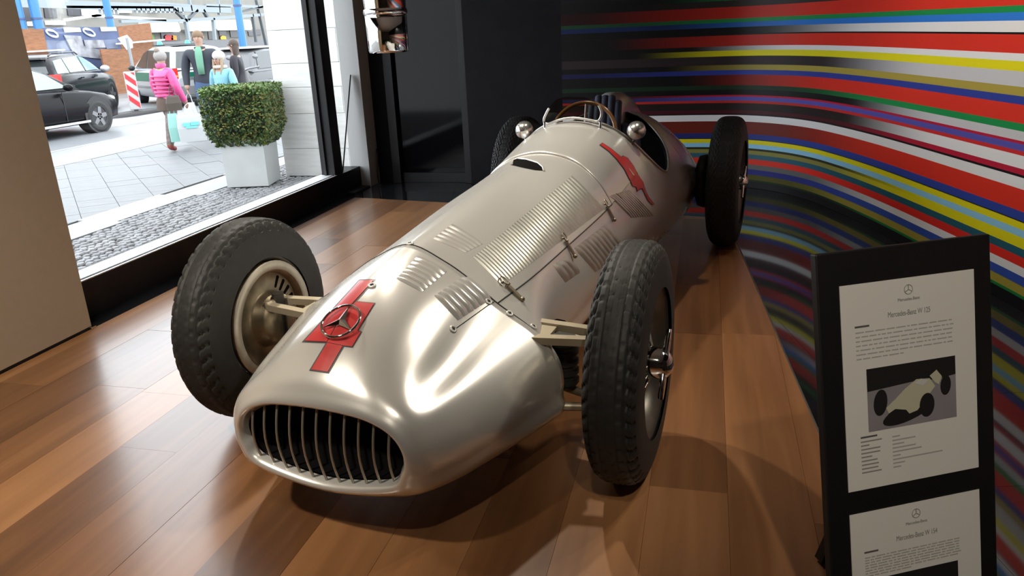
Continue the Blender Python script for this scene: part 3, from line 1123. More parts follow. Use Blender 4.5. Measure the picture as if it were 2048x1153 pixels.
def wheel(x, y, Rr, w_, rim, tyre, s, steer=0):
    """s = +1: outer side towards +x"""
    root = MB()
    hw = w_ * .36
    prof = [(-hw - .012, rim + .020), (-hw - .014, rim + .010), (-hw, rim - .004), (-hw * .55, rim - .030), (hw * .55, rim - .030), (hw, rim - .004), (hw + .014, rim + .010), (hw + .012, rim + .020)]
    Mx = Matrix.Translation((x, y, Rr)) @ Matrix.Rotation(steer, 4, 'Z')
    if s < 0:
        Mx = Mx @ Matrix.Rotation(math.pi, 4, 'Z')
    tag_ = 'wheel'
    t = link(tag_, tyre, car)
    t.matrix_local = Mx
    root.lathe(prof, 48)
    root.build('rim', RIMM, t)
    sp_ = MB()
    for k in range(40):
        a = 2 * math.pi * k / 40
        b = a + (.32 if k % 2 else -.32)
        yi = .055 if k % 4 < 2 else -.02
        sp_.cyl((yi, .052 * math.sin(b), .052 * math.cos(b)), (.01 * (-1) ** k, (rim - .028) * math.sin(a), (rim - .028) * math.cos(a)), .0028, seg=5, cap=False)
    tag(sp_.build('wire_spokes', mat('spoke_steel', (.45, .44, .42), .3, 1), t), kind='stuff')
    hb = MB().lathe([(-.05, .06), (.03, .055), (.080, .050), (.095, .046), (.110, .040), (.124, .022), (.127, 0)], 28)
    hb.build('hub', CHROME, t)
    for k in range(2):
        a = R(40) + math.pi * k
        e = MB().loft([[(.100 + q * .012, math.sin(a) * r_ + math.cos(a) * p * wd, math.cos(a) * r_ - math.sin(a) * p * wd) for q, p in ((-.6, -1), (-.6, 1), (.6, 1), (.6, -1))] for r_, wd in ((.03, .022), (.06, .022), (.095, .016), (.112, .006))], 0, True, True, True)
        e.build('knock_off_ear', CHROME, t)
    # brake drum with cooling slots towards the car
    d_ = MB().lathe([(-.04, .052), (-.045, rim - .034), (-.062, rim - .006), (-.084, rim - .004), (-.084, rim - .036), (-.066, rim - .040), (-.058, rim - .046), (-.058, .112), (-.066, .104), (-.105, .092), (-.128, .078), (-.134, .04), (-.134, 0)], 48)
    d_.build('brake_drum', DRUM, t)
    MB().lathe([(-.034, .05), (-.036, rim - .036), (-.05, rim - .030)], 40).build('drum_shade_disc', DARK, t)  # added dark disc, paints the shade on the wheel's outer side
    f_ = MB().lathe([(-.083, rim - .002), (-.090, rim - .005), (-.090, rim - .034), (-.083, rim - .038)], 48)
    f_.build('drum_flange', mat('pale_drum_ring', (.50, .46, .38), .5, .5, noise=.15, nscale=12), t)
    f2 = MB().lathe([(-.088, rim - .036), (-.080, rim - .044), (-.060, rim - .048)], 48)
    f2.build('drum_inner_lip', mat('rusty_lip', (.30, .20, .12), .5, .6, noise=.3, nscale=18), t)
    for k in range(8):
        a = R(-130 + 14 * k) if s < 0 else R(130 - 14 * k)
        c_, s_n = math.cos(a), math.sin(a)
        sl = MB()
        e_ = [(.124, -.006), (.120, 0), (.124, .006), (.166, .008), (.170, 0), (.166, -.008)]
        sl.add([(-.0592, r_ * s_n + p * c_, r_ * c_ - p * s_n) for r_, p in e_] + [(-.052, r_ * s_n + p * c_, r_ * c_ - p * s_n) for r_, p in e_], [(0, 1, 2, 3, 4, 5), (11, 10, 9, 8, 7, 6)] + [(i, (i + 1) % 6, (i + 1) % 6 + 6, i + 6) for i in range(6)])
        sl.build('cooling_slot', DARK, t)
    return t


wheel(.728, 0, FR_, .163, .225, front_me, 1, R(1.27))
wheel(-.728, 0, FR_, .163, .225, front_me, -1, R(1.27))
wheel(.696, 2.798, RR_, .19, .245, rear_me, 1)
wheel(-.696, 2.798, RR_, .19, .245, rear_me, -1)
# suspension: wishbones with a triangular opening, dampers, axles
for s in (1, -1):
    up_ = MB()
    zu = .452
    for (xa, ya), (xb, yb_), wd in (((.40, -.085), (.63, -.045), .016), ((.40, .055), (.63, .030), .016)):
        up_.loft([[(s * xa, ya + a, zu + b) for a, b in ((-wd, -.012), (wd, -.012), (wd, .012), (-wd, .012))],
                  [(s * xb, yb_ + a, zu + b) for a, b in ((-wd, -.012), (wd, -.012), (wd, .012), (-wd, .012))]], 0, True, True, True, False)
    up_.loft([[(s * .40, y, zu + b) for y, b in ((-.08, -.005), (.05, -.005), (.05, .005), (-.08, .005))], [(s * .47, y, zu + b) for y, b in ((-.075, -.005), (.045, -.005), (.045, .005), (-.075, .005))]], 0, True, True, True, False)
    up_.cyl((s * .62, -.06, zu), (s * .62, .045, zu), .018, seg=12)
    up_.build('upper_wishbone', CREAM, car)
    lw = MB()
    for dy in (-.10, .12):
        lw.cyl((s * .36, dy, .22), (s * .62, dy * .25, .215), .017, .014, seg=10)
    lw.build('lower_wishbone', CREAM, car)
    MB().cyl((s * .61, 0, .20), (s * .61, 0, .49), .022, seg=12).cyl((s * .60, 0, .381), (s * .70, 0, .381), .04, seg=16).build('king_pin', mat('dark_steel', (.08, .075, .07), .45, .8), car)
    dm = MB().cyl((s * .48, .06, .24), (s * .48, .06, .41), .045, seg=18)
    for k in range(5):
        dm.cyl((s * .48, .06, .25 + .035 * k), (s * .48, .06, .263 + .035 * k), .052, seg=18)
    dm.build('damper', mat('damper_black', (.02, .02, .02), .5), car)
    MB().tube([(s * .30, .30, .33), (s * .55, .16, .36), (s * .62, .1, .37)], .012, 8).build('track_rod', CREAM, car)
    ax = MB().cyl((s * .40, 2.798, .4065), (s * .70, 2.798, .4065), .045, seg=16).cyl((s * .40, 2.7, .30), (s * .62, 2.78, .38), .02, seg=10)
    ax.build('rear_axle', mat('dark_steel', (.08, .075, .07), .45, .8), car)
    MB().lathe([(0, .10), (.02, .16), (.06, .17), (.08, .15), (.085, .05)], 28, M=Matrix.Translation((s * .50, 2.798, .4065)) @ (Matrix.Rotation(math.pi, 4, 'Z') if s < 0 else Matrix())).build('rear_drum', mat('damper_black', (.02, .02, .02), .5), car)
# dark patch painted for the shaded arch hole where the wishbone leaves the body
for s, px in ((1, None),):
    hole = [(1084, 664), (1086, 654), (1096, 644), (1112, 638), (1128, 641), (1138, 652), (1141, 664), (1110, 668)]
    decal(hole, 'wishbone_opening_shade', DARK, .004, 3)
# ------------------------------------------------------------------ the street
ZS, ZR = -.20, -.30
STONE = mat('travertine', (0.598, 0.5868, 0.5606), .7, noise=.10, nscale=3, stretch=(1, 1, 9), bump=.15, bscale=12)
SLAB = mat('grey_paving_slab', (0.1239, 0.127, 0.1301), .55, noise=.10, nscale=6, bump=.06, bscale=60)
GRAN = mat('pale_granite_kerb', (0.234, 0.2385, 0.243), .5, noise=.08, nscale=30)
COBB = mat('grey_cobble', (0.18, 0.18, 0.185), .6, noise=.35, nscale=7)
SAND = mat('joint_sand', (.13, .125, .12), .9, noise=.3, nscale=20)
sw_ = MB().bbox((-10.3, -2, -.6), (-3.4, 40, ZS - .022)).build('sidewalk', SAND)
tag(sw_, kind='structure')
q_ = .5 / math.sqrt(2) * 1.06
c45 = math.cos(math.pi / 4)
for i in range(-18, 40):
    for j in range(-18, 60):
        u, v = (i + .5) * .375, (j + .5) * .375
        cx_, cy_ = -7.4 + (u - v) * c45, 6.0 + (u + v) * c45
        if not (4.2 < cy_ < 12.6):
            continue
        P = []
        for a, b in ((-.185, -.185), (.185, -.185), (.185, .185), (-.185, .185)):
            P.append((cx_ + (a - b) * c45, cy_ + (a + b) * c45))
        P = clip(clip(P, 1, 0, -5.87), -1, 0, 8.92)
        if len(P) > 2 and area(P) > .01:
            MB().prism([(a - cx_, b - cy_) for a, b in P], .022).build('paving_slab', SLAB, sw_, loc=(cx_, cy_, ZS - .022 + random.uniform(-.002, .002)))
gm = MB().bbox((-.23, -.60, 0), (.23, .60, .024)).mesh('kerb_slab', GRAN)
for k in range(9):
    link('kerb_slab', gm, sw_, loc=(-5.63 + (.06 if k % 2 else -.02), 4.2 + 1.204 * k, ZS - .022))
# pale band of big granite slabs by the carriageway, and the kerb
gm2 = MB().bbox((-.66, -.60, 0), (.66, .60, .024)).mesh('granite_slab', mat('wet_granite', (0.1799, 0.1853, 0.1906), .35, noise=.1, nscale=5))
for k in range(16):
    link('granite_slab', gm2, sw_, loc=(-9.60, 6 + 1.206 * k, ZS - .022))
MB().bbox((-8.925, 12.6, ZS - .022), (-5.87, 40, ZS)).build('far_paving', SLAB, sw_)
# mosaic cobbles between the window and the slabs
pts_c = []
y = 3.4
while y < 9.2:
    x = -5.38
    while x < -3.42:
        pts_c.append((x + random.uniform(-.010, .010), y + random.uniform(-.010, .010)))
        x += .078
    y += .078
pts_c.sort(key=lambda p: p[0] ** 2 + p[1] ** 2)
seen = [p for p in pts_c if on_plane and (p[1] > 3.9 or p[0] < -4.2)]


def cobble_(mb, x, y, z, s, a):
    P = []
    for k in range(6):
        t = a + 2 * math.pi * k / 6
        r_ = s * random.uniform(.84, 1.12)
        P.append((r_ * math.cos(t), r_ * math.sin(t)))
    mb.loft([[(x + p * 1.0, y + q, z) for p, q in P], [(x + p, y + q, z + .018) for p, q in P], [(x + p * .72, y + q * .72, z + .030) for p, q in P]], 0, True, False, True, False)


cm_ = []
for k in range(8):
    t = MB()
    cobble_(t, 0, 0, 0, .038, k * .4)
    cm_.append(t.mesh('cobble', COBB))
for k, (x, y) in enumerate(seen[:290]):
    o = link('cobble', cm_[k % 8], sw_, loc=(x, y, ZS - .032 + random.uniform(-.005, .004)))
    o.rotation_euler = (0, 0, random.random() * 6)
rest = MB()
for x, y in seen[290:]:
    cobble_(rest, x, y, ZS - .032 + random.uniform(-.005, .004), .038, random.random() * 3)
tag(rest.build('cobbles', COBB, sw_), kind='stuff')
ROAD = mat('wet_asphalt', (0.1612, 0.1661, 0.1756), .38, noise=.35, nscale=.6, bump=.05, bscale=80, stretch=(1, .25, 1))
rd = MB().bbox((-60, -5, -.6), (-10.3, 120, ZR)).build('road', ROAD)
tag(rd, kind='structure')
MB().bbox((-10.55, -2, ZR), (-10.42, 40, ZR + .004)).build('yellow_line', mat('worn_yellow_paint', (0.3596, 0.319, 0.1624), .6, noise=.2), rd)
MB().bbox((-13.9, 14.6, ZR), (-12.6, 40, ZR + .004)).build('pale_lane_patch', mat('pale_road_tone', (0.243, 0.2471, 0.2511), .5, noise=.15, nscale=1.5), rd)  # paler strip laid over the asphalt
kb = MB().bbox((-10.40, -2, ZR), (-10.30, 40, ZS)).build('kerb', GRAN)
tag(kb, kind='structure')
# stone pier of the facade outside the window: courses of travertine blocks
pr = MB().bbox((-4.90, 8.40, -.6), (-2.95, 9.2, 3.6)).build('exterior_pillar', mat('pale_mortar', (.55, .54, .52), .9))
tag(pr, kind='structure')
zz = [-.2, .13, .54, .84, 1.11, 1.48, 1.88, 2.3, 2.8, 3.4]
for k in range(len(zz) - 1):
    cuts = [-4.94, -4.30 if k % 2 else -4.08, -2.9]
    for a, b in zip(cuts, cuts[1:]):
        MB().bbox((a + .002, 8.34, zz[k] + .002), (b - .002, 9.25, zz[k + 1] - .002)).build('stone_block', STONE, pr, bevel=.003)
# the building's own outer wall on both sides of the shop window

# planter and clipped box hedge
ph = empty('potted_hedge', (-5.07, 7.855, ZS), R(13), 'dense clipped box hedge in a square white planter outside the window', 'hedge')
pa = R(13)
pl_o = (-5.07, 7.855, ZS)
pb = MB()
w2 = .235
pb.loft([[(-a, -b, z) for a, b in ((w2 * t, w2 * t), (-w2 * t, w2 * t), (-w2 * t, -w2 * t), (w2 * t, -w2 * t))] for z, t in ((.012, .97), (.012, 1), (.54, 1.03), (.54, .93), (.44, .92))], 0, True, True, True, False)
pt_ = pb.build('planter', mat('white_fibre_cement', (0.4, 0.4062, 0.4), .55, noise=.05, nscale=5), ph)
MB().bbox((-.2, -.2, 0), (.2, .2, .014)).build('foot', BLACK, pt_)
MB().bbox((-.215, -.215, .42), (.215, .215, .46)).build('soil', mat('dark_soil', (.03, .022, .015), .9), pt_)
hg = MB()
hw = .362
hz0, hz1 = .47, 1.10
rg = []
for t in [i / 8 for i in range(9)]:
    z = hz0 + (hz1 - hz0) * t
    k = (.72 + .28 * min(1, t * 3)) * (1 if t < .95 else .96)
    rg.append([(math.copysign(abs(math.cos(a)) ** .35, math.cos(a)) * (hw - .05) * k, math.copysign(abs(math.sin(a)) ** .35, math.sin(a)) * (hw - .07) * k, z) for a in [2 * math.pi * i / 24 for i in range(24)]])
hg.loft(rg, 0, True, True, True)
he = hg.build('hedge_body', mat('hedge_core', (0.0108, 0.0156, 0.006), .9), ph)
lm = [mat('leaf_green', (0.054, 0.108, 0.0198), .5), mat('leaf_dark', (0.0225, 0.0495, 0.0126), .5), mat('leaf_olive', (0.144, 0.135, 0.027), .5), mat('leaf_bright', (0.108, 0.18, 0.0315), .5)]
lv = MB()
rnd = random.Random(3)
for k in range(9000):
    f_ = rnd.random()
    a, b = rnd.uniform(-1, 1), rnd.uniform(-1, 1)
    if f_ < .26:
        p = V((a * hw, b * hw * .94, hz1 + rnd.uniform(-.03, .02)))
    else:
        z = hz0 + (hz1 - hz0) * rnd.random()
        kk = .76 + .24 * min(1, (z - hz0) / .2)
        o_ = rnd.uniform(.90, 1.02)
        p = V((a * hw * kk, (hw * .94) * kk * o_ * rnd.choice((-1, 1)), z)) if f_ < .66 else V((hw * kk * o_ * rnd.choice((-1, 1)), b * hw * .94 * kk, z))
    if (abs(p.x) / hw) ** 6 + (abs(p.y) / hw) ** 6 > 1.6:
        continue
    d = V((rnd.uniform(-1, 1), rnd.uniform(-1, 1), rnd.uniform(-.2, 1))).normalized()
    e = d.orthogonal().normalized()
    l_, w_ = rnd.uniform(.016, .030), rnd.uniform(.007, .012)
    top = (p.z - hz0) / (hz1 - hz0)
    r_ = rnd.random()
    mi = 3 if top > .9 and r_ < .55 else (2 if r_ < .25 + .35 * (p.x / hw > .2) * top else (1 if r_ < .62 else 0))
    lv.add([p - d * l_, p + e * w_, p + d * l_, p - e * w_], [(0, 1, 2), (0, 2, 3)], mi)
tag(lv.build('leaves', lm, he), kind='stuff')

# ---------------------------------------------------------------- motor cars
GLASSD = mat('dark_car_glass', (.03, .038, .04), .05, spec=.8)
GLASSL = mat('pale_car_glass', (.22, .30, .29), .06, spec=.8)
TYRE = mat('car_tyre', (.018, .018, .018), .7)
ALLOY = mat('alloy_rim', (.20, .20, .21), .35, .6)
REDL = mat('red_tail_light', (.65, .02, .015), .25)
PLAST = mat('black_plastic', (.02, .02, .022), .5)


def ring(hw_, zb, zt, n=.9):
    return [(hw_ * .80, zb), (hw_ * .97, zb + .05), (hw_, zb + (zt - zb) * .35), (hw_, zb + (zt - zb) * .6), (hw_ * .965, zt - .07), (hw_ * .9, zt - .015), (hw_ * .6, zt), (0, zt + .012)]


def car_at(name, label, loc, rz, low, gh, wb, wr, belt, sides, paint, wheels, r, glass=GLASSD, parts=(), rear_glass=None, front_glass=None, group=None):
    t = empty(name, loc, rz, label, 'car', group)
    b = MB()
    rows = []
    for x, hw_, zb, zt in low:
        h = ring(hw_, zb, zt)
        rows.append([(x, y, z) for y, z in h] + [(x, -y, z) for y, z in h[-2::-1]])
    sm = []
    b.loft(rows, 0, True, True, True)
    o = b.build('body', paint, t)
    g = MB()
    rows = []
    for x, z in gh:
        k = (z - belt) / (max(q[1] for q in gh) - belt)
        ww = wb + (wr - wb) * k
        rows.append([(x, wb, belt - .02), (x, ww, max(belt - .01, z - .05)), (x, ww * .88, max(belt, z - .01)), (x, 0, z + .012 * k), (x, -ww * .88, max(belt, z - .01)), (x, -ww, max(belt - .01, z - .05)), (x, -wb, belt - .02)])
    g.loft(rows, 0, False)
    g.build('roof', paint if not isinstance(paint, (list, tuple)) else paint[0], t)
    hmax = max(q[1] for q in gh)
    for s in (1, -1):
        for poly in sides:
            w_ = MB()
            n = len(poly)
            vs = [(x, s * (wb + (wr - wb) * (z - belt) / (hmax - belt) + .012), z) for x, z in poly]
            vs += [(x, y - s * .05, z) for x, y, z in vs]
            w_.add(vs, [tuple(range(n)), tuple(range(n, 2 * n))[::-1]] + [(i, (i + 1) % n, (i + 1) % n + n, i + n) for i in range(n)])
            w_.build('side_window', glass, t)
    for nm, gq in (('rear_window', rear_glass), ('windscreen', front_glass)):
        if gq:
            (x0, z0, w0), (x1, z1, w1) = gq
            nx, nz = (z1 - z0), -(x1 - x0)
            L_ = math.hypot(nx, nz)
            sg = 1 if nm == 'windscreen' else -1
            nx, nz = abs(nx) / L_ * sg * .02, abs(nz) / L_ * .02
            vs = [(x0 + nx, -w0, z0 + nz), (x0 + nx, w0, z0 + nz), (x1 + nx, w1, z1 + nz), (x1 + nx, -w1, z1 + nz)]
            vs += [(x - nx * 2, y, z - nz * 2) for x, y, z in vs]
            MB().add(vs, [(0, 1, 2, 3), (7, 6, 5, 4), (0, 4, 5, 1), (1, 5, 6, 2), (2, 6, 7, 3), (3, 7, 4, 0)]).build(nm, GLASSD if glass is GLASSL else glass, t)
    for x in wheels:
        hw_ = np.interp(x, [q[0] for q in low], [q[1] for q in low])
        for s in (1, -1):
            MB().cyl((x, s * (hw_ - .25), r + .03), (x, s * (hw_ + .004), r + .03), r * 1.16, seg=28).build('wheel_arch', PLAST, t)
            Mx = Matrix.Translation((x, s * (hw_ - .10), r)) @ (Matrix.Rotation(R(-90), 4, 'Z') if s < 0 else Matrix.Rotation(R(90), 4, 'Z'))
            wo = MB().lathe([(-.1, r * .66), (-.1, r * .93), (-.07, r), (.07, r), (.112, r * .95), (.118, r * .80), (.112, r * .67)], 32, M=Mx).build('wheel', TYRE, t)
            al = MB().lathe([(.113, r * .68), (.116, r * .62), (.07, r * .58), (.06, 0)], 28, mi=1, M=Mx)
            for k in range(5):
                a = R(72 * k + 10)
                al.loft([[Mx @ V((xx, rr * math.sin(a) + p * math.cos(a), rr * math.cos(a) - p * math.sin(a))) for xx, p in ((.075, -wd), (.113, -wd), (.113, wd), (.075, wd))] for rr, wd in ((.02, .05), (r * .66, .038))], 0, True, True, True, False)
            al.build('alloy_rim', [ALLOY, PLAST], wo)
    for nm, mb, mm in parts:
        mb.build(nm, mm, t)
    return t


DKP = mat('near_black_car_paint', (.005, .0045, .006), .25, coat=.03, spec=.12)
low = [(-2.20, .62, .45, .62), (-2.12, .78, .30, .80), (-1.9, .87, .22, .92), (-1.0, .90, .20, .93), (0, .90, .20, .92), (.8, .90, .20, .90), (1.3, .895, .2, .86), (1.75, .88, .21, .78), (2.05, .80, .23, .68), (2.18, .66, .30, .58), (2.2, .5, .36, .52)]
gh = [(-1.85, .92), (-1.45, 1.28), (-1.0, 1.41), (-.3, 1.44), (.15, 1.40), (.55, 1.22), (1.1, .90)]
P_ = []
P_.append(('side_mirror', MB().ball((.62, -.98, .96), (.07, .11, .07), 12).ball((.62, .98, .96), (.07, .11, .07), 12), DKP))
P_.append(('sill_strip', MB().box((0, -.905, .26), (2.2, .02, .045)).box((0, .905, .26), (2.2, .02, .045)), mat('pale_sill_strip', (.55, .56, .58), .3, .5)))
P_.append(('door_handle', MB().box((-.45, -.915, .80), (.2, .03, .03)).box((-.45, .915, .80), (.2, .03, .03)), DKP))
P_.append(('headlight', MB().ball((2.0, -.66, .64), (.14, .13, .07), 12).ball((2.0, .66, .64), (.14, .13, .07), 12), mat('headlamp_glass', (.6, .62, .64), .1)))
P_.append(('door_joint', MB().box((.52, -.899, .6), (.012, .012, .56)).box((-.62, -.899, .6), (.012, .012, .56)), BLACK))
car_at('hatchback_car', 'black hatchback at the kerb with its bonnet pointing to the striped beacon', (-13.15, 13.72 - 1.38, ZR), R(90), low, gh, .80, .60, .90, [[(-1.35, .95), (-.25, .95), (-.22, 1.34), (-.95, 1.33)], [(-.15, .95), (.80, .95), (.42, 1.22), (.12, 1.33), (-.12, 1.35)]], DKP, (-1.32, 1.38), .325, GLASSL, P_, ((-1.80, .96, .66), (-1.42, 1.30, .54)), ((1.02, .93, .70), (.50, 1.26, .56)))

SVP = mat('dark_blue_suv_paint', (.007, .0075, .010), .25, coat=.04, spec=.15)
low = [(-2.3, .70, .5, .78), (-2.26, .82, .36, .98), (-2.1, .91, .30, 1.08), (-1.0, .94, .28, 1.10), (0, .945, .28, 1.08), (.9, .945, .28, 1.04), (1.4, .93, .28, 1.0), (1.9, .90, .30, .93), (2.2, .78, .36, .80), (2.32, .6, .42, .66)]
gh = [(-2.18, 1.06), (-1.98, 1.38), (-1.75, 1.51), (-1.0, 1.56), (0, 1.55), (.3, 1.49), (.75, 1.28), (1.25, 1.02)]
P_ = [('tail_light', MB().box((-2.22, -.82, .98), (.20, .30, .24)).box((-2.22, .82, .98), (.20, .30, .24)), mat('lit_tail_lamp', (.8, .02, .02), .3, emit=.9)),
      ('roof_rail', MB().tube([(-1.7, -.62, 1.53), (-1.5, -.62, 1.59), (0, -.62, 1.60), (.2, -.62, 1.53)], .02).tube([(-1.7, .62, 1.53), (-1.5, .62, 1.59), (0, .62, 1.60), (.2, .62, 1.53)], .02), PLAST),
      ('side_mirror', MB().ball((.85, -1.04, 1.12), (.09, .13, .09), 12).ball((.85, 1.04, 1.12), (.09, .13, .09), 12), mat('mirror_cap_silver', (.6, .61, .63), .3, .5)),
      ('rear_spoiler', MB().box((-1.98, 0, 1.48), (.3, 1.2, .04)), PLAST),
      ('door_handle', MB().box((-.7, -.955, .96), (.2, .03, .03)).box((.3, -.955, .95), (.2, .03, .03)), SVP),
      ('sill_guard', MB().box((0, -.94, .33), (2.5, .04, .10)), PLAST)]
sr = R(90 + 23)
fw_ = V((math.cos(sr), math.sin(sr), 0))
sc_ = V((-16.6, 19.3, ZR)) - fw_ * 1.42 + V((math.cos(sr + math.pi / 2), math.sin(sr + math.pi / 2), 0)) * .95
suv = car_at('estate_suv', 'dark blue off-road car seen from behind beyond the black hatchback, red tail light showing', tuple(sc_), sr, low, gh, .84, .66, 1.08, [[(-1.9, 1.11), (-1.2, 1.11), (-1.2, 1.45), (-1.7, 1.42)], [(-1.12, 1.11), (-.1, 1.11), (-.1, 1.48), (-1.12, 1.46)], [(0, 1.11), (.95, 1.11), (.62, 1.30), (.25, 1.45), (0, 1.48)]], SVP, (-1.42, 1.42), .37, GLASSL, P_, ((-2.15, 1.12, .72), (-1.95, 1.42, .60)), ((1.15, 1.06, .74), (.35, 1.47, .6)))

POL = mat('white_police_paint', (0.3828, 0.3944, 0.406), .3, coat=.3)
PGR = mat('police_green', (0, 0.116, 0.0638), .35)
low = [(-2.1, .72, .40, .80), (-2.06, .82, .28, .95), (-1.9, .88, .22, 1.0), (-1, .90, .2, 1.02), (0, .90, .2, 1.0), (1.0, .90, .2, .97), (1.5, .88, .2, .88), (1.95, .80, .22, .74), (2.12, .60, .30, .60)]
gh = [(-2.02, 1.0), (-1.90, 1.40), (-1.75, 1.57), (-1, 1.63), (0, 1.62), (.45, 1.54), (1.5, .95)]
P_ = [('green_band', MB().box((-.2, .905, .80), (2.6, .012, .24)).box((-.2, -.905, .80), (2.6, .012, .24)), PGR),
      ('rear_band', MB().box((-2.09, 0, .82), (.02, 1.2, .22)), PGR),
      ('tail_light', MB().box((-2.02, .80, .90), (.14, .20, .30)).box((-2.02, -.80, .90), (.14, .20, .30)), REDL),
      ('indicator', MB().box((-2.03, .81, .84), (.14, .20, .05)).box((-2.03, -.81, .84), (.14, .20, .05)), mat('amber_lens', (.75, .30, .03), .3)),
      ('light_bar', MB().box((-.1, 0, 1.66), (.30, 1.15, .04)), PLAST),
      ('beacon', MB().lathe([(.10, 0), (.095, .05), (.0, .085)], 16, axis='Z', M=Matrix.Translation((-.1, .40, 1.68))).lathe([(.10, 0), (.095, .05), (.0, .085)], 16, axis='Z', M=Matrix.Translation((-.1, -.40, 1.68))), mat('teal_beacon', (.05, .45, .42), .2)),
      ('roof_hatch', MB().box((-.95, 0, 1.655), (.8, .9, .03)), GLASSD),
      ('bumper', MB().box((-2.08, 0, .45), (.10, 1.5, .22)), mat('grey_bumper', (0.1856, 0.1914, 0.203), .5)),
      ('rub_strip', MB().box((0, .91, .52), (3.0, .02, .05)), mat('grey_bumper', (0.1856, 0.1914, 0.203), .5)),
      ('side_mirror', MB().ball((.95, 1.0, 1.05), (.07, .1, .08), 10).ball((.95, -1.0, 1.05), (.07, .1, .08), 10), PLAST)]
hd = math.atan2(.57, -.82)
rc = V((-14.25, 18.85, ZR))
pc_ = rc + V((math.cos(hd), math.sin(hd), 0)) * 2.05 - V((math.cos(hd + math.pi / 2), math.sin(hd + math.pi / 2), 0)) * .88
car_at('police_car', 'white and green police car with amber rear lights behind the pink jacket', tuple(pc_), hd, low, gh, .82, .66, .99, [[(-1.8, 1.04), (-.9, 1.04), (-.9, 1.50), (-1.68, 1.48)], [(-.82, 1.04), (.1, 1.04), (.1, 1.54), (-.82, 1.53)], [(.18, 1.04), (1.2, 1.04), (.5, 1.46), (.18, 1.53)]], POL, (-1.3, 1.35), .315, GLASSD, P_, ((-2.0, 1.06, .70), (-1.86, 1.48, .58)), ((1.4, 1.0, .72), (.5, 1.52, .58)))

WHP = mat('white_car_paint', (0.4, 0.405, 0.41), .3, coat=.4)
low = [(-2.1, .72, .40, .80), (-1.9, .86, .22, .95), (0, .88, .2, .95), (1.2, .88, .2, .92), (1.9, .80, .22, .76), (2.1, .60, .30, .60)]
gh = [(-2.0, .95), (-1.80, 1.40), (-1, 1.50), (0, 1.49), (.45, 1.42), (1.4, .92)]
wv = CP + ray(520, 140) * 21.5
car_at('white_car', 'white roofed car half hidden behind the scooter and the stone pier', (wv.x, wv.y + .3, ZR), R(90), low, gh, .82, .66, .93, [[(-1.7, .98), (-.1, .98), (-.1, 1.42), (-1.55, 1.40)], [(0, .98), (1.1, .98), (.45, 1.36), (0, 1.42)]], mat('grey_lower_paint', (.10, .10, .105), .3, coat=.3), (-1.3, 1.3), .31, GLASSD, [('white_roof_panel', MB().box((-.7, 0, 1.51), (2.2, 1.30, .04)), WHP)])

# ---------------------------------------------------------------- scooter
so = CP + ray(512, 150) * 15.5
sct = empty('scooter', (so.x, so.y, ZS), R(150), 'black motor scooter parked behind the hedge with a silver handlebar', 'scooter')
for x in (-.6, .62):
    wo = MB().lathe([(-.05, .16), (-.055, .22), (0, .25), (.055, .22), (.05, .16)], 24, M=Matrix.Translation((x, 0, .25)) @ Matrix.Rotation(R(90), 4, 'Z')).build('wheel', TYRE, sct)
    MB().cyl((x, -.03, .25), (x, .03, .25), .16, seg=20).build('hub', ALLOY, wo)
bp_ = mat('black_scooter_panel', (.012, .012, .014), .2, coat=.6)
MB().loft([[(x, w_ * c, z + h * s_n) for c, s_n in [(math.cos(a), math.sin(a)) for a in [2 * math.pi * i / 14 for i in range(14)]]] for x, z, w_, h in ((-.95, .72, .03, .03), (-.8, .66, .14, .12), (-.4, .58, .19, .18), (-.1, .42, .17, .12), (.25, .34, .16, .06), (.4, .36, .15, .06))], 0, True, True, True).build('body', bp_, sct)
MB().loft([[(x, w_ * c, z + h * s_n) for c, s_n in [(math.cos(a), math.sin(a)) for a in [2 * math.pi * i / 14 for i in range(14)]]] for x, z, w_, h in ((-.85, .80, .10, .03), (-.5, .79, .15, .05), (-.1, .76, .13, .05), (.0, .75, .06, .02))], 0, True, True, True).build('seat', PLAST, sct)
MB().loft([[(x + .02, -w_, z), (x, 0, z + .0), (x + .02, w_, z), (x + .08, w_ * .8, z), (x + .1, 0, z), (x + .08, -w_ * .8, z)] for x, z, w_ in ((.38, .34, .16), (.42, .6, .18), (.46, .85, .15), (.48, 1.0, .10))], 0, True, True, True).build('front_shield', bp_, sct)
MB().tube([(.44, -.34, 1.06), (.5, -.15, 1.04), (.52, 0, 1.0), (.5, .15, 1.04), (.44, .34, 1.06)], .022, 8).cyl((.52, 0, 1.0), (.62, 0, .3), .03, seg=8).build('handlebar', ALLOY, sct)
for s in (1, -1):
    MB().tube([(.48, s * .22, 1.05), (.46, s * .28, 1.22)], .008, 6).ball((.46, s * .29, 1.27), (.02, .07, .05), 10).build('mirror', ALLOY, sct)
MB().tube([(-.9, .16, .82), (-.6, .2, .70), (-.2, .2, .62)], .014, 6).build('trim_strip', WHITE, sct)

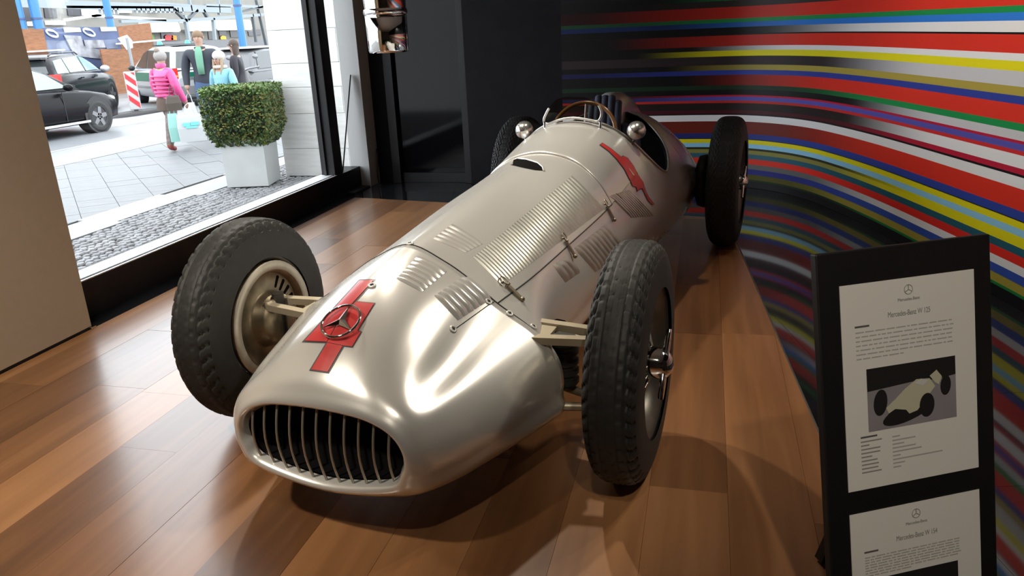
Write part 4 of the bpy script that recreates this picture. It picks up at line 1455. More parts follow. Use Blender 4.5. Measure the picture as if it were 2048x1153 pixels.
# ---------------------------------------------------------------- striped beacon, sign, island
bo = V((-14.25, 17.05, ZR))
isl = MB().loft([[(x * k, y * k, z) for x, y in [(.35 * math.cos(a), 1.0 * math.sin(a)) for a in [2 * math.pi * i / 20 for i in range(20)]]] for z, k in ((0, 1), (.05, .98), (.09, .8))], 0, True, True, True).build('beacon_foot', mat('black_recycled_rubber', (.03, .03, .03), .7), None, loc=(bo.x, bo.y + .3, bo.z))
tag(isl, 'flat black rubber foot on the road under the striped beacon', 'foot')
be = empty('warning_beacon', (bo.x, bo.y + .2, ZR + .095), R(39), 'red and white striped warning beacon standing on a rubber foot', 'beacon')
WHB = mat('white_reflective', (0.41, 0.41, 0.41), .4)
MB().box((0, 0, .50), (.27, .05, .95)).build('board', WHB, be, bevel=.02)
for k in range(4):
    z = .10 + .27 * k
    P = clip(clip([(-.115, z + .17), (.115, z - .04), (.115, z + .10), (-.115, z + .31)], 0, 1, .95), 0, -1, -.06)
    n = len(P)
    if n > 2:
        MB().add([(x, -.031, zz_) for x, zz_ in P] + [(x, -.025, zz_) for x, zz_ in P], [tuple(range(n)), tuple(range(n, 2 * n))[::-1]] + [(i, (i + 1) % n, (i + 1) % n + n, i + n) for i in range(n)]).build('red_stripe', mat('red_reflective', (.50, .03, .04), .4), be)
MB().box((0, 0, .015), (.10, .06, .03)).build('post', PLAST, be)
sp0 = CP + ray(264, 128) * 27
sg = empty('street_sign', (sp0.x, sp0.y, ZR), R(25), 'folded white street sign on a grey post behind the beacon', 'sign')
MB().cyl((0, 0, 0), (0, 0, 1.95), .055, seg=12).build('post', mat('galvanised_post', (0.2436, 0.2552, 0.2668), .5, .4), sg)
MB().prism([(-.26, .16), (.02, .24), (.14, .06), (.12, -.14), (-.06, -.2)], .03, M=Matrix.Translation((0, 0, 1.78)) @ Matrix.Diagonal((1.15, 1.15, 1.15, 1)) @ Matrix.Rotation(R(90), 4, 'X')).build('plate', WHB, sg)

# ---------------------------------------------------------------- hoarding, pipes, steelwork, shops


def px_slab(name, px, X, m_, parent, thick=.06, zb=None, sub=None):
    """upright slab in the plane x = X whose outline is given by its corners"""
    Q = [on_plane(a, b, (X, 0, 0), (1, 0, 0)) for a, b in px]
    if zb is not None:
        Q = [V((X, q.y, zb if i >= len(Q) / 2 else q.z)) for i, q in enumerate(Q)]
    n = len(Q)
    o0 = Q[0].copy()
    vs = [(q.x - o0.x, q.y - o0.y, q.z - o0.z) for q in Q]
    vs += [(a - thick, b, c) for a, b, c in vs]
    return MB().add(vs, [tuple(range(n)), tuple(range(n, 2 * n))[::-1]] + [(i, (i + 1) % n, (i + 1) % n + n, i + n) for i in range(n)]).build(name, m_, parent, loc=o0)


OSB = mat('orange_plywood', (0.2227, 0.0928, 0.03944), .7, noise=.25, nscale=4, stretch=(1, 1, 6))
HBL = mat('hoarding_blue', (0.05104, 0.07424, 0.167), .5, noise=.2, nscale=1.5)
PHO = mat('printed_grey_picture', (0.2436, 0.2436, 0.2668), .5, noise=.6, nscale=2.2)
LTB = mat('hoarding_pale_blue', (0.1137, 0.138, 0.2111), .5, noise=.3, nscale=1.2)
hr = empty('site_hoarding', (-22, 24, ZR), 0, 'blue printed building site hoarding with pale logos and plywood end panels', 'hoarding')


def up(nm, x0, x1, ytop, X, m_, th=.06, par=hr):
    a = on_plane(x0, ytop[0], (X, 0, 0), (1, 0, 0))
    b = on_plane(x1, ytop[1], (X, 0, 0), (1, 0, 0))
    vs = [(X, a.y, a.z), (X, b.y, b.z), (X, b.y, ZR), (X, a.y, ZR)]
    vs = [(x - (hr.location.x if par else 0), y - (hr.location.y if par else 0), z - (hr.location.z if par else 0)) for x, y, z in vs]
    vs += [(x - th, y, z) for x, y, z in vs]
    return MB().add(vs, [(0, 3, 2, 1), (4, 5, 6, 7), (0, 1, 5, 4), (1, 2, 6, 5), (2, 3, 7, 6), (3, 0, 4, 7)]).build(nm, m_, par)


def patch_on(nm, px, X, m_, th=.02, par=hr):
    Q = [on_plane(a, b, (X, 0, 0), (1, 0, 0)) - V(par.location) for a, b in px]
    n = len(Q)
    vs = [tuple(q) for q in Q] + [(q.x - th, q.y, q.z) for q in Q]
    return MB().add(vs, [tuple(range(n)), tuple(range(n, 2 * n))[::-1]] + [(i, (i + 1) % n, (i + 1) % n + n, i + n) for i in range(n)]).build(nm, m_, par)


up('plywood_panel', 20, 86, (58, 58), -21.9, OSB)
up('blue_panel', 86, 160, (56, 54), -22, HBL)
up('blue_panel', 160, 234, (54, 55), -22, HBL)
up('plywood_panel', 234, 300, (53, 46), -22, OSB)
up('plywood_panel', 201, 258, (98, 99), -21.4, OSB)
patch_on('ledge', [(40, 103), (130, 98), (130, 101), (40, 106)], -21.7, mat('pale_ledge', (.6, .58, .55), .6), .15)
patch_on('ledge', [(238, 86), (330, 78), (330, 81), (238, 89)], -21.7, mat('pale_ledge', (.6, .58, .55), .6), .15)
for cx0, cy0 in ((104, 67), (178, 65)):
    Q = [on_plane(cx0 + 11 * math.cos(a) + 3 * math.sin(a), cy0 + 7 * math.sin(a) + 3 * math.cos(a), (-21.97, 0, 0), (1, 0, 0)) - V(hr.location) for a in [2 * math.pi * i / 20 for i in range(20)]]
    MB().tube(Q, .035, 6, closed=True).tube([Q[2], Q[7]], .03, 6).tube([Q[12], Q[17]], .03, 6).build('printed_logo', mat('pale_logo_print', (.55, .60, .74), .5), hr)
for q in ([(127, 55), (160, 55), (163, 64), (130, 65)], [(201, 54), (232, 54), (234, 62), (203, 63)]):
    patch_on('white_plate', q, -21.96, WHB, .03)
patch_on('printed_picture', [(128, 70), (162, 72), (168, 92), (200, 100), (204, 118), (150, 112)], -21.96, PHO, .03)
patch_on('printed_picture', [(168, 80), (206, 80), (212, 95), (172, 97)], -21.95, PHO, .03)
patch_on('pale_print', [(92, 80), (128, 82), (150, 118), (98, 112)], -21.965, LTB, .03)
patch_on('pale_print', [(206, 80), (234, 78), (236, 96), (214, 98)], -21.965, LTB, .03)

PIPE = mat('blue_site_pipe', (0.03451, 0.1627, 0.3845), .4)


def pipe(px0, pxw, ybot, dep, label):
    b = CP + ray(px0, ybot) * dep
    r_ = pxw / 2 / FPX * dep
    o = MB().cyl((0, 0, ZR - b.z if False else 0), (0, 0, 6.5), r_, seg=20).build('site_pipe', PIPE, None, loc=(b.x, b.y, ZR))
    fl_ = MB().cyl((0, 0, 2.95), (0, 0, 3.02), r_ * 1.2, seg=20).build('flange', mat('dark_flange', (.05, .07, .15), .5), o)
    tag(o, label, 'pipe', 'blue pipes over the building site')


pipe(42, 21, 55, 33.0, 'thick blue pipe nearest the beige wall')
pipe(78, 19, 56, 33.4, 'thick blue pipe second from the beige wall')
pipe(222, 14, 53, 36, 'short blue pipe rising behind the middle of the hoarding')
pipe(488, 14, 100, 30, 'slim blue pipe rising behind the woman with long hair')

FAC = mat('cream_facade', (0.2105, 0.201, 0.1786), .7, noise=.08, nscale=1)
GREY = mat('grey_plinth', (0.1868, 0.1868, 0.1949), .7, noise=.1)
XF = -50
fc = empty('shop_building', (XF, 66, ZR), 0, 'long cream shop building across the street with dark windows and rounded awnings', 'building')
MB().bbox((-6, -40, 0), (0, 60, 14)).build('wall', FAC, fc)
DKW = mat('dark_shop_glass', (.035, .033, .04), .2)
AWN = mat('cream_awning', (0.4756, 0.4582, 0.4176), .6)
for x0, x1, y0, y1 in ((40, 64, 14, 42), (88, 112, 14, 36), (134, 160, 13, 31)):
    w_ = px_slab('window', [(x0, y0), (x1, y0), (x1 + 3, y1), (x0 + 3, y1)], XF + .12, DKW, None, .12)
    w_.parent = fc
    w_.location -= V(fc.location)
for x0, x1, y0, y1 in ((57, 80, 43, 52), (93, 130, 41, 50), (165, 200, 15, 31), (240, 262, 13, 26), (296, 318, 12, 24)):
    w_ = px_slab('white_panel', [(x0, y0), (x1, y0), (x1 + 2, y1), (x0 + 2, y1)], XF + .25, mat('white_board', (.8, .8, .79), .6), None, .2)
    w_.parent = fc
    w_.location -= V(fc.location)
for x0, x1, y0, y1 in ((293, 358, 44, 64), (374, 424, 42, 62), (430, 502, 40, 60)):
    w_ = px_slab('awning', [(x0, y0 + 3), (x0 + 2, y0), (x1 - 3, y0 - 1), (x1, y0 + 3), (x1 + 4, y1 - 3), (x1, y1), (x0 + 6, y1 + 1), (x0 + 2, y1 - 3)], XF + .9, AWN, None, .9)
    w_.parent = fc
    w_.location -= V(fc.location)
for x0, x1, y0, y1, m_ in ((322, 359, 66, 82, DKW), (378, 390, 64, 80, DKW), (416, 430, 63, 79, DKW), (438, 452, 62, 78, DKW), (460, 480, 61, 75, DKW), (496, 506, 62, 72, DKW), (511, 521, 59, 70, DKW)):
    w_ = px_slab('shop_window', [(x0, y0), (x1, y0), (x1 + 2, y1), (x0 + 2, y1)], XF + .10, m_, None, .1)
    w_.parent = fc
    w_.location -= V(fc.location)
for x0, x1, y0, y1, c in ((330, 346, 69, 81, (.55, .03, .03)), (342, 353, 70, 80, (.75, .28, .02)), (441, 452, 71, 79, (.75, .45, .04)), (296, 308, 68, 83, (.08, .36, .05))):
    w_ = px_slab('shop_display', [(x0, y0 + 3), (x0 + 4, y0), (x1, y0 + 2), (x1 + 1, y1), (x0 + 1, y1)], XF + .2, mat('display_%d' % x0, c, .5), None, .05)
    w_.parent = fc
    w_.location -= V(fc.location)
w_ = px_slab('plinth', [(300, 84), (560, 76), (560, 118), (300, 126)], XF + .4, GREY, None, .4)
w_.parent = fc
w_.location -= V(fc.location)

STEEL = mat('grey_painted_steel', (0.2349, 0.2697, 0.2871), .5, .2)
STED = mat('dark_steel_bracket', (0.0928, 0.1021, 0.1114), .5, .2)
XS = -40
cano = empty('station_canopy', (XS, 50, ZR), 0, 'grey steel station canopy of beams, posts and braced brackets in front of the shops', 'canopy')


def beam(px, w_, m_=STEEL, nm='beam', X=XS):
    a, b = [on_plane(*p, (X, 0, 0), (1, 0, 0)) - V(cano.location) for p in px]
    d = (b - a).normalized()
    u = V((1, 0, 0)) * .12
    n_ = d.cross(V((1, 0, 0))).normalized() * (w_ / FPX * 60 / 2)
    MB().loft([[p + u + n_, p - u + n_, p - u - n_, p + u - n_] for p in (a, b)], 0, True, True, True, False).build(nm, m_, cano)


beam([(20, 5), (460, 20)], 13)
beam([(130, 14), (345, 15)], 4, STED)
beam([(300, 6), (440, 16)], 5)
beam([(180, 31), (330, 40)], 5, mat('pale_gutter', (.6, .6, .6), .6), 'gutter')
beam([(130, 40), (200, 30)], 4, mat('pale_gutter', (.6, .6, .6), .6), 'gutter')
beam([(240, 43), (372, 41)], 5)
beam([(372, 41), (530, 29)], 6)
beam([(369, 30), (378, 82)], 7, STEEL, 'post')
beam([(426, 36), (430, 80)], 6, STEEL, 'post')
beam([(378, 0), (382, 22)], 4, STEEL, 'post')
beam([(436, 0), (438, 30)], 3, STEEL, 'post')
beam([(504, 28), (512, 84)], 4, STED, 'post')
beam([(346, 17), (372, 42)], 5, STED, 'bracket')
beam([(394, 20), (374, 40)], 5, STED, 'bracket')
beam([(405, 19), (414, 34)], 5, STED, 'bracket')
beam([(410, 11), (540, 14)], 6)
beam([(480, 24), (530, 12)], 4, STED, 'bracket')
beam([(512, 0), (532, 90)], 3, STED, 'post')
for k in range(11):
    x = 270 + 9 * k if k < 4 else 308 + 9 * (k - 4)
    beam([(x, 15), (x + 2, 26)], 3, mat('grey_lattice', (.38, .40, .42), .5), 'lattice_bar')
for k in range(5):
    x = 200 + 8 * k
    beam([(x, 16), (x + 2, 28)], 3, mat('grey_lattice', (.38, .40, .42), .5), 'lattice_bar')

# ---------------------------------------------------------------- people
SKIN = mat('skin', (0.3596, 0.2204, 0.1624), .55)


def limb_path(root, chains):
    pass


def person(name, label, loc, rz, Hh, J, mats_, kid=False, hand=()):
    """J: joint -> (x forward, y left, z) and radius in units of height; one continuous skinned surface"""
    names = list(J)
    me = bpy.data.meshes.new(name)
    par = {'chest': 'pelvis', 'neck': 'chest', 'chin': 'neck', 'crown': 'chin'}
    for s in 'LR':
        par.update({'shoulder' + s: 'chest', 'elbow' + s: 'shoulder' + s, 'wrist' + s: 'elbow' + s, 'palm' + s: 'wrist' + s, 'hip' + s: 'pelvis', 'knee' + s: 'hip' + s, 'ankle' + s: 'knee' + s, 'toe' + s: 'ankle' + s})
    idx = {n_: i for i, n_ in enumerate(names)}
    me.from_pydata([[c * Hh for c in J[n_][0]] for n_ in names], [(idx[a], idx[b]) for a, b in par.items() if a in idx], [])
    o = bpy.data.objects.new(name, me)
    COL.objects.link(o)
    sk = o.modifiers.new('skin', 'SKIN')
    sk.use_smooth_shade = True
    ss = o.modifiers.new('s', 'SUBSURF')
    ss.levels = ss.render_levels = 2
    if not me.skin_vertices:
        me.skin_vertices.new() if hasattr(me.skin_vertices, 'new') else None
    for i, n_ in enumerate(names):
        r_ = J[n_][1]
        r_ = r_ if isinstance(r_, tuple) else (r_, r_)
        me.skin_vertices[0].data[i].radius = (r_[0] * Hh, r_[1] * Hh)
        me.skin_vertices[0].data[i].use_root = n_ == 'pelvis'
    dg = bpy.context.evaluated_depsgraph_get()
    nm = bpy.data.meshes.new_from_object(o.evaluated_get(dg))
    bpy.data.objects.remove(o)
    # fingers joined into the same body mesh
    fm = MB()
    for s in hand:
        p, w_ = V(J['palm' + s][0]) * Hh, V(J['wrist' + s][0]) * Hh
        d = (p - w_).normalized()
        sd = d.cross(V((0, 1, 0))).normalized()
        for k, (off, ln) in enumerate(((-.015, .036), (-.005, .042), (.005, .040), (.014, .031))):
            q = p + sd * (off * Hh)
            fm.tube([q, q + d * (ln * .5 * Hh), q + (d + V((.0, -.35 if s == 'L' else .35, 0))) * (ln * Hh)], [.0052 * Hh, .005 * Hh, .0038 * Hh], 6)
        q = w_.lerp(p, .5)
        fm.tube([q, q + (sd * -1 + d * .6) * (.02 * Hh), q + (sd * -1 + d * 1.6) * (.027 * Hh)], [.006 * Hh, .0055 * Hh, .004 * Hh], 6)
    bm = bmesh.new()
    bm.from_mesh(nm)
    segs = [(a, b) for b, a in par.items() if b in idx]
    for f in bm.faces:
        c = f.calc_center_median() / Hh
        best = None
        for a, b in segs:
            A, B_ = V(J[a][0]), V(J[b][0])
            t = max(0, min(1, (c - A).dot(B_ - A) / max(1e-9, (B_ - A).length_squared)))
            dd = (c - A.lerp(B_, t)).length
            if best is None or dd < best[0]:
                best = (dd, b, t)
        b = best[1]
        k = 1
        if b in ('chin', 'crown') or b.startswith('palm'):
            k = 0
        elif b == 'neck':
            k = 0 if best[2] > .6 else 1
        elif b[:-1] in ('knee', 'ankle') or b[:-1] == 'hip':
            k = 2
            if b[:-1] == 'ankle' and best[2] > .93:
                k = 3
        elif b[:-1] == 'toe':
            k = 3
        if b == 'chest' and best[2] < .05 or (b[:-1] == 'hip' and c.z > J['pelvis'][0][2] - .03):
            k = 1
        f.material_index = k
        f.smooth = True
    if fm.v:
        vs = [bm.verts.new(p) for p in fm.v]
        for f in fm.f:
            nf = bm.faces.new([vs[i] for i in f])
            nf.material_index = 0
            nf.smooth = True
    nm.materials.clear()
    for m_ in mats_:
        nm.materials.append(m_)
    bm.to_mesh(nm)
    bm.free()
    nm.name = name
    o = link(name, nm, None, loc=loc)
    o.rotation_euler = (0, 0, rz)
    tag(o, label, 'person')
    # face
    cx_, cz_ = V(J['chin'][0]) * Hh, V(J['crown'][0]) * Hh
    mid_ = cx_.lerp(cz_, .45)
    fr_ = J['crown'][1][0] * Hh if isinstance(J['crown'][1], tuple) else J['crown'][1] * Hh
    face = MB()
    for s in (1, -1):
        face.ball((mid_.x + fr_ * .93, s * fr_ * .36, mid_.z + .1 * fr_), fr_ * .10, 8)
    face.build('eyes', mat('eye_dark', (.03, .02, .02), .4), o)
    MB().loft([[(mid_.x + fr_ * .93, -fr_ * .07, mid_.z + fr_ * .1), (mid_.x + fr_ * .93, fr_ * .07, mid_.z + fr_ * .1), (mid_.x + fr_ * 1.0, 0, mid_.z + fr_ * .1)], [(mid_.x + fr_ * .90, -fr_ * .17, mid_.z - fr_ * .35), (mid_.x + fr_ * .90, fr_ * .17, mid_.z - fr_ * .35), (mid_.x + fr_ * 1.22, 0, mid_.z - fr_ * .33)]], 0, True, True, True).build('nose', mats_[0], o)
    MB().ball((mid_.x + fr_ * .88, 0, mid_.z - fr_ * .62), (fr_ * .08, fr_ * .28, fr_ * .07), 10).build('mouth', mat('lips', (.45, .18, .15), .5), o)
    for s in (1, -1):
        MB().ball((mid_.x, s * fr_ * .98, mid_.z), (fr_ * .18, fr_ * .08, fr_ * .26), 8).build('ear', mats_[0], o)
    return o, mid_, fr_


def stance(**over):
    J = {'pelvis': ((0, 0, .53), (.075, .062)), 'chest': ((.005, 0, .72), (.085, .066)), 'neck': ((.005, 0, .835), .030), 'chin': ((.018, 0, .885), .042), 'crown': ((.012, 0, .945), .052)}
    for s, k in (('L', 1), ('R', -1)):
        J.update({'shoulder' + s: ((0, k * .105, .79), .043), 'elbow' + s: ((-.01, k * .135, .63), .034), 'wrist' + s: ((.03, k * .14, .49), .024), 'palm' + s: ((.04, k * .14, .445), .020),
                  'hip' + s: ((0, k * .05, .48), .064), 'knee' + s: ((.01, k * .052, .27), .045), 'ankle' + s: ((-.01, k * .052, .045), .030), 'toe' + s: ((.09, k * .056, .022), .022)})
    for k, v in over.items():
        J[k] = v
    return J


def foot_at(px, py, z=ZS):
    return at_z(px, py, z)


PINK = mat('pink_quilted_nylon', (0.5737, 0.06375, 0.2167), .4, bump=.5, bscale=6, stretch=(.3, .3, 5))
TROU = mat('brown_patterned_trousers', (.13, .10, .09), .8, noise=.4, nscale=25)
REDS = mat('dark_red_leather', (.22, .035, .03), .5)
fp_ = foot_at(352, 300)
hp = 1.52
J = stance(kneeL=((.10, .052, .28), .056), ankleL=((.20, .052, .075), .028), toeL=((.285, .056, .085), .024), kneeR=((-.05, -.052, .28), .058), ankleR=((-.12, -.052, .045), .036), toeR=((-.045, -.056, .020), .024),
           chest=((.0, 0, .70), (.098, .078)), pelvis=((0, 0, .53), (.088, .075)), shoulderR=((-.01, -.115, .775), .050), elbowR=((.0, -.15, .63), .046), wristR=((.08, -.15, .49), .032), palmR=((.10, -.15, .45), .02),
           shoulderL=((0, .115, .775), .050), elbowL=((.02, .15, .63), .046), wristL=((.09, .15, .49), .032), palmL=((.11, .15, .45), .02))
pk, mh, fr = person('person', 'person in a bright pink quilted jacket and grey bobble hat walking past with shopping bags', (fp_.x, fp_.y, ZS), R(82), hp, J, [SKIN, PINK, TROU, REDS], hand='R')
hatm = mat('grey_knit', (0.2552, 0.2378, 0.2262), .9, bump=.6, bscale=40)
MB().ball((mh.x - .004, 0, mh.z + .030), (fr * 1.22, fr * 1.2, fr * 1.12), 18).build('knit_hat', hatm, pk)
MB().ball((mh.x - .05, 0, mh.z + fr * 1.50), fr * .52, 12).build('hat_bobble', mat('brown_bobble', (.24, .19, .16), .95, bump=.6, bscale=60), pk)
MB().lathe([(-.04, .045 * hp), (.0, .052 * hp), (.03, .046 * hp)], 20, axis='Z', M=Matrix.Translation((.0, 0, .845 * hp))).build('jacket_collar', PINK, pk)
MB().lathe([(-.17, .112 * hp), (-.06, .104 * hp), (.0, .094 * hp), (.04, .075 * hp)], 24, axis='Z', M=Matrix.Translation((0, 0, .52 * hp)) @ Matrix.Diagonal((.92, 1.08, 1, 1))).build('brown_skirt', mat('brown_wool', (.075, .05, .038), .9), pk)
for k in range(6):
    z = (.55 + .038 * k) * hp
    MB().tube([(math.cos(a) * (.086 + .003 * k) * hp, math.sin(a) * (.100 + .003 * k) * hp, z) for a in [2 * math.pi * i / 24 for i in range(24)]], .016, 6, closed=True).build('quilt_roll', PINK, pk)
PM = Matrix.Translation(pk.location) @ Matrix.Rotation(R(82), 4, 'Z')
hand_p = PM @ V((.12 * hp, -.15 * hp, .42 * hp))


def bag(name, label, px, z0, w_, d_, h_, m_, rz, dep, print_=None, taper=1.0):
    p = CP + ray(*px) * dep
    o = MB()
    o.loft([[(a * k, b * k2, z) for a, b in ((-w_ / 2, -d_ / 2), (w_ / 2, -d_ / 2), (w_ / 2, d_ / 2), (-w_ / 2, d_ / 2))] for z, k, k2 in ((0, .94, 1), (h_ * .5, 1, 1.05), (h_ * .9, taper, .7), (h_, taper * .97, .5))], 0, True, True, True, False)
    b_ = o.build(name, m_, None, bevel=.01, loc=(p.x, p.y, p.z))
    b_.rotation_euler = (0, 0, rz)
    tag(b_, label, 'bag')
    for s in (1, -1):
        MB().tube([(-w_ * .2, s * d_ * .2, h_ * .96), (-w_ * .12, s * d_ * .12, h_ + .12), (0, 0, h_ + .16), (w_ * .12, s * d_ * .12, h_ + .12), (w_ * .2, s * d_ * .2, h_ * .96)], .006, 6).build('handle', m_, b_)
    if print_:
        for q, (u0, u1, z_, hh_) in enumerate(((-.30, -.05, .58, .05), (-.02, .28, .60, .05), (-.2, .2, .50, .03))):
            MB().bbox((u0 * w_, -d_ * .5 - .012, z_ * h_), (u1 * w_, -d_ * .5 - .004, (z_ * h_ + hh_))).build('printed_mark', print_, b_)
    return b_


BW = mat('white_carrier_bag', (0.4, 0.41, 0.415), .4)
rzb = R(38)
bag('carrier_bag', 'large white carrier bag with a turquoise print carried beside the pink jacket', (388, 282), 0, .40, .14, .40, BW, rzb, 11.7, mat('turquoise_print', (.15, .55, .62), .5), .95)
bag('paper_bag', 'narrow mint green paper bag carried beside the large white carrier bag', (354, 283), 0, .17, .12, .42, mat('mint_paper', (0.2436, 0.4756, 0.4292), .6), rzb, 11.75, None, .8)
bag('handbag', 'dark brown leather handbag hanging at the hip of the pink jacket', (350, 221), 0, .22, .09, .22, mat('brown_leather', (.06, .045, .035), .5), rzb, 11.62, None, .8)

NAVY = mat('navy_jacket', (.016, .020, .030), .7)
DENIM = mat('blue_denim', (.05, .09, .18), .8)
SHOE = mat('black_shoe', (.02, .02, .02), .5)


def stand_at(px, dep, Hh):
    p = CP + ray(px, 130) * dep
    return (p.x, p.y, ZS)


J = stance(chest=((.005, 0, .71), (.105, .075)), shoulderL=((0, .125, .785), .050), shoulderR=((0, -.125, .785), .050), elbowL=((-.01, .165, .63), .042), elbowR=((-.01, -.165, .63), .042), wristL=((.03, .165, .48), .030), wristR=((.03, -.165, .48), .030), palmL=((.04, .165, .44), .02), palmR=((.04, -.165, .44), .02), pelvis=((0, 0, .53), (.085, .07)))
mp_ = stand_at(405, 13.4, 1.83)
mn, mh, fr = person('person', 'man in an open navy jacket over a green shirt standing behind the hedge', mp_, R(-68), 1.83, J, [SKIN, NAVY, DENIM, SHOE], hand='LR')
hair = mat('short_brown_hair', (.16, .10, .06), .8, bump=.4, bscale=60)
MB().ball((mh.x - fr * .18, 0, mh.z + fr * .35), (fr * 1.0, fr * 1.02, fr * .92), 16).build('hair', hair, mn)
sh = [(.165, -.028, .80), (.165, .028, .80), (.182, .030, .74), (.176, .034, .66), (.160, .030, .585), (.160, -.030, .585), (.176, -.034, .66), (.182, -.030, .74)]
GSH = mat('green_shirt', (0.116, 0.2668, 0.1856), .8)
MB().loft([[(x_ * 1.83 * .55, -y_ * 1.83, z_ * 1.83), (x_ * 1.83 * .60, 0, z_ * 1.83), (x_ * 1.83 * .55, y_ * 1.83, z_ * 1.83)] for x_, y_, z_ in ((.09, .018, .83), (.130, .032, .80), (.152, .034, .74), (.156, .032, .66), (.150, .028, .58))], closed=False).build('green_shirt', GSH, mn, solid=.01)
MB().lathe([(-.03, .050 * 1.83), (.03, .044 * 1.83)], 20, axis='Z', M=Matrix.Translation((.0, 0, .815 * 1.83))).build('jacket_collar', NAVY, mn, solid=.01)
hp_ = Matrix.Translation(mn.location) @ Matrix.Rotation(R(-68), 4, 'Z') @ V((.045 * 1.83, -.165 * 1.83, .405 * 1.83))
pbag = bag('plastic_bag', 'bulging white plastic bag hanging from the hand of the man in navy', (402, 226), 0, .26, .18, .46, BW, R(30), 12.9, None, .6)
pbag.location = (hp_.x, hp_.y, hp_.z - .46 - .15)
LBL_ = mat('light_blue_quilted_nylon', (0.1624, 0.3828, 0.464), .45, bump=.4, bscale=7, stretch=(.4, .4, 4))
gp = stand_at(441, 12.2, 1.44)
J = stance(chest=((.005, 0, .70), (.10, .082)), shoulderL=((0, .12, .765), .050), shoulderR=((0, -.12, .765), .050), elbowL=((-.01, .155, .62), .045), elbowR=((-.01, -.155, .62), .045), pelvis=((0, 0, .53), (.09, .078)), crown=((.012, 0, .94), .060), chin=((.02, 0, .875), .048))
gl_, mh, fr = person('person', 'girl in a light blue jacket and cream knitted hat behind the hedge', gp, R(-100), 1.46, J, [SKIN, LBL_, DENIM, SHOE], hand='LR')
crm = mat('cream_knit', (0.4524, 0.4292, 0.3944), .9, bump=.6, bscale=40)
MB().ball((mh.x - .012, 0, mh.z + fr * .62), (fr * 1.14, fr * 1.14, fr * .98), 18).build('knit_hat', crm, gl_)
blond = mat('blonde_hair', (0.29, 0.2204, 0.145), .8, bump=.4, bscale=50)
for s in (1, -1):
    MB().tube([(mh.x + fr * .25, s * fr * .92, mh.z + fr * .1), (mh.x + fr * .4, s * fr * .95, mh.z - fr * 1.2), (mh.x + fr * .75, s * fr * .7, mh.z - fr * 2.6)], [fr * .25, fr * .30, fr * .12], 8).build('hair_strand', blond, gl_)
MB().tube([(math.cos(a) * fr * .95 + .01, math.sin(a) * fr * .95, mh.z - fr * 1.30) for a in [2 * math.pi * i / 20 for i in range(20)]], fr * .32, 8, closed=True).build('scarf', mat('beige_scarf', (.52, .44, .36), .9), gl_)
MB().ball((.125 * 1.46, .0, .62 * 1.46), (.02, .022, .06), 10).build('white_motif', WHB, gl_)

BLKC = mat('black_coat', (.016, .014, .020), .7)
wp = stand_at(474, 14.0, 1.68)
J = stance(chest=((.0, 0, .71), (.09, .072)))
wo_, mh, fr = person('person', 'woman with long dark brown hair in a black coat behind the girl', wp, R(-160), 1.66, J, [SKIN, BLKC, BLKC, SHOE], hand='LR')
brn = mat('dark_brown_hair', (.045, .026, .018), .6, bump=.4, bscale=50)
MB().ball((mh.x - fr * .25, 0, mh.z + fr * .25), (fr * 1.05, fr * 1.12, fr * 1.05), 16).loft([[(mh.x - fr * .45 + math.cos(a) * fr * rx, math.sin(a) * fr * ry, mh.z + dz * fr) for a in [2 * math.pi * i / 16 for i in range(16)]] for dz, rx, ry in ((.6, .7, .9), (-.3, .75, 1.12), (-1.4, .62, 1.2), (-2.8, .5, 1.1), (-3.8, .35, .8))], 0, True, True, True).build('long_hair', brn, wo_)
# ------------------------------------------------------------------ information stand
A_, B_ = V((.236, 1.662, .90)), V((.627, 1.866, .90))
e_ = (B_ - A_).normalized()
bk = V((-e_.y, e_.x, 0))
dn = V((0, 0, -1)) * math.cos(R(12.5)) - bk * math.sin(R(12.5))
nn = e_.cross(dn).normalized()
if nn.dot(CP - A_) < 0:
    nn = -nn
SM = Matrix((e_, dn, nn)).transposed().to_4x4()      # u across, v down, w towards the viewer
ft = A_ + e_ * .22 + dn * .90
st = empty('information_stand', (ft.x, ft.y, 0), 0, 'black leaning information stand with two printed sheets at the right of the car', 'stand')
SL = Matrix.Translation(A_ - V((ft.x, ft.y, 0))) @ SM
GB = mat('stand_black', (.006, .006, .007), .5)
MB().bbox((0, 0, -.022), (.441, .915, 0), M=SL).build('board', GB, st, bevel=.003)
MB().box((0, .06, .008), (.46, .34, .016), rz=math.atan2(e_.y, e_.x)).build('base_plate', GB, st)
MB().loft([[SL @ V((x, y, -.022)) for x, y in ((.20, .30), (.24, .30), (.24, .34), (.20, .34))], [V((-.05 * e_.x + bk.x * a + e_.x * b, bk.y * a + e_.y * b, .01)) for a, b in ((.26, -.02), (.26, .02), (.29, .02), (.29, -.02))]], 0, True, True, True, False).build('strut', GB, st)
PAPER = mat('printed_paper', (.80, .78, .74), .7)
INK = mat('grey_ink', (.30, .29, .28), .8)
INKD = mat('dark_ink', (.10, .10, .10), .8)


def text(s, u, v, size, parent, m_=INK, name='lettering', ax='CENTER', width=None):
    c = bpy.data.curves.new(name, 'FONT')
    c.body = s
    c.size = size
    c.align_x = ax
    c.align_y = 'CENTER'
    c.extrude = .0002
    o = bpy.data.objects.new(name, c)
    dg = None
    COL.objects.link(o)
    dg = bpy.context.evaluated_depsgraph_get()
    me = bpy.data.meshes.new_from_object(o.evaluated_get(dg))
    bpy.data.objects.remove(o)
    me.materials.clear()
    me.materials.append(m_)
    k = 1
    if width:
        xs_ = [q.co.x for q in me.vertices]
        k = width / max(1e-6, max(xs_) - min(xs_))
    F = SL @ Matrix.Translation((u, v, .0022)) @ Matrix.Diagonal((k, -1, 1, 1))
    me.transform(F)
    if F.determinant() < 0:
        me.flip_normals()
    me.name = name
    return link(name, me, parent)


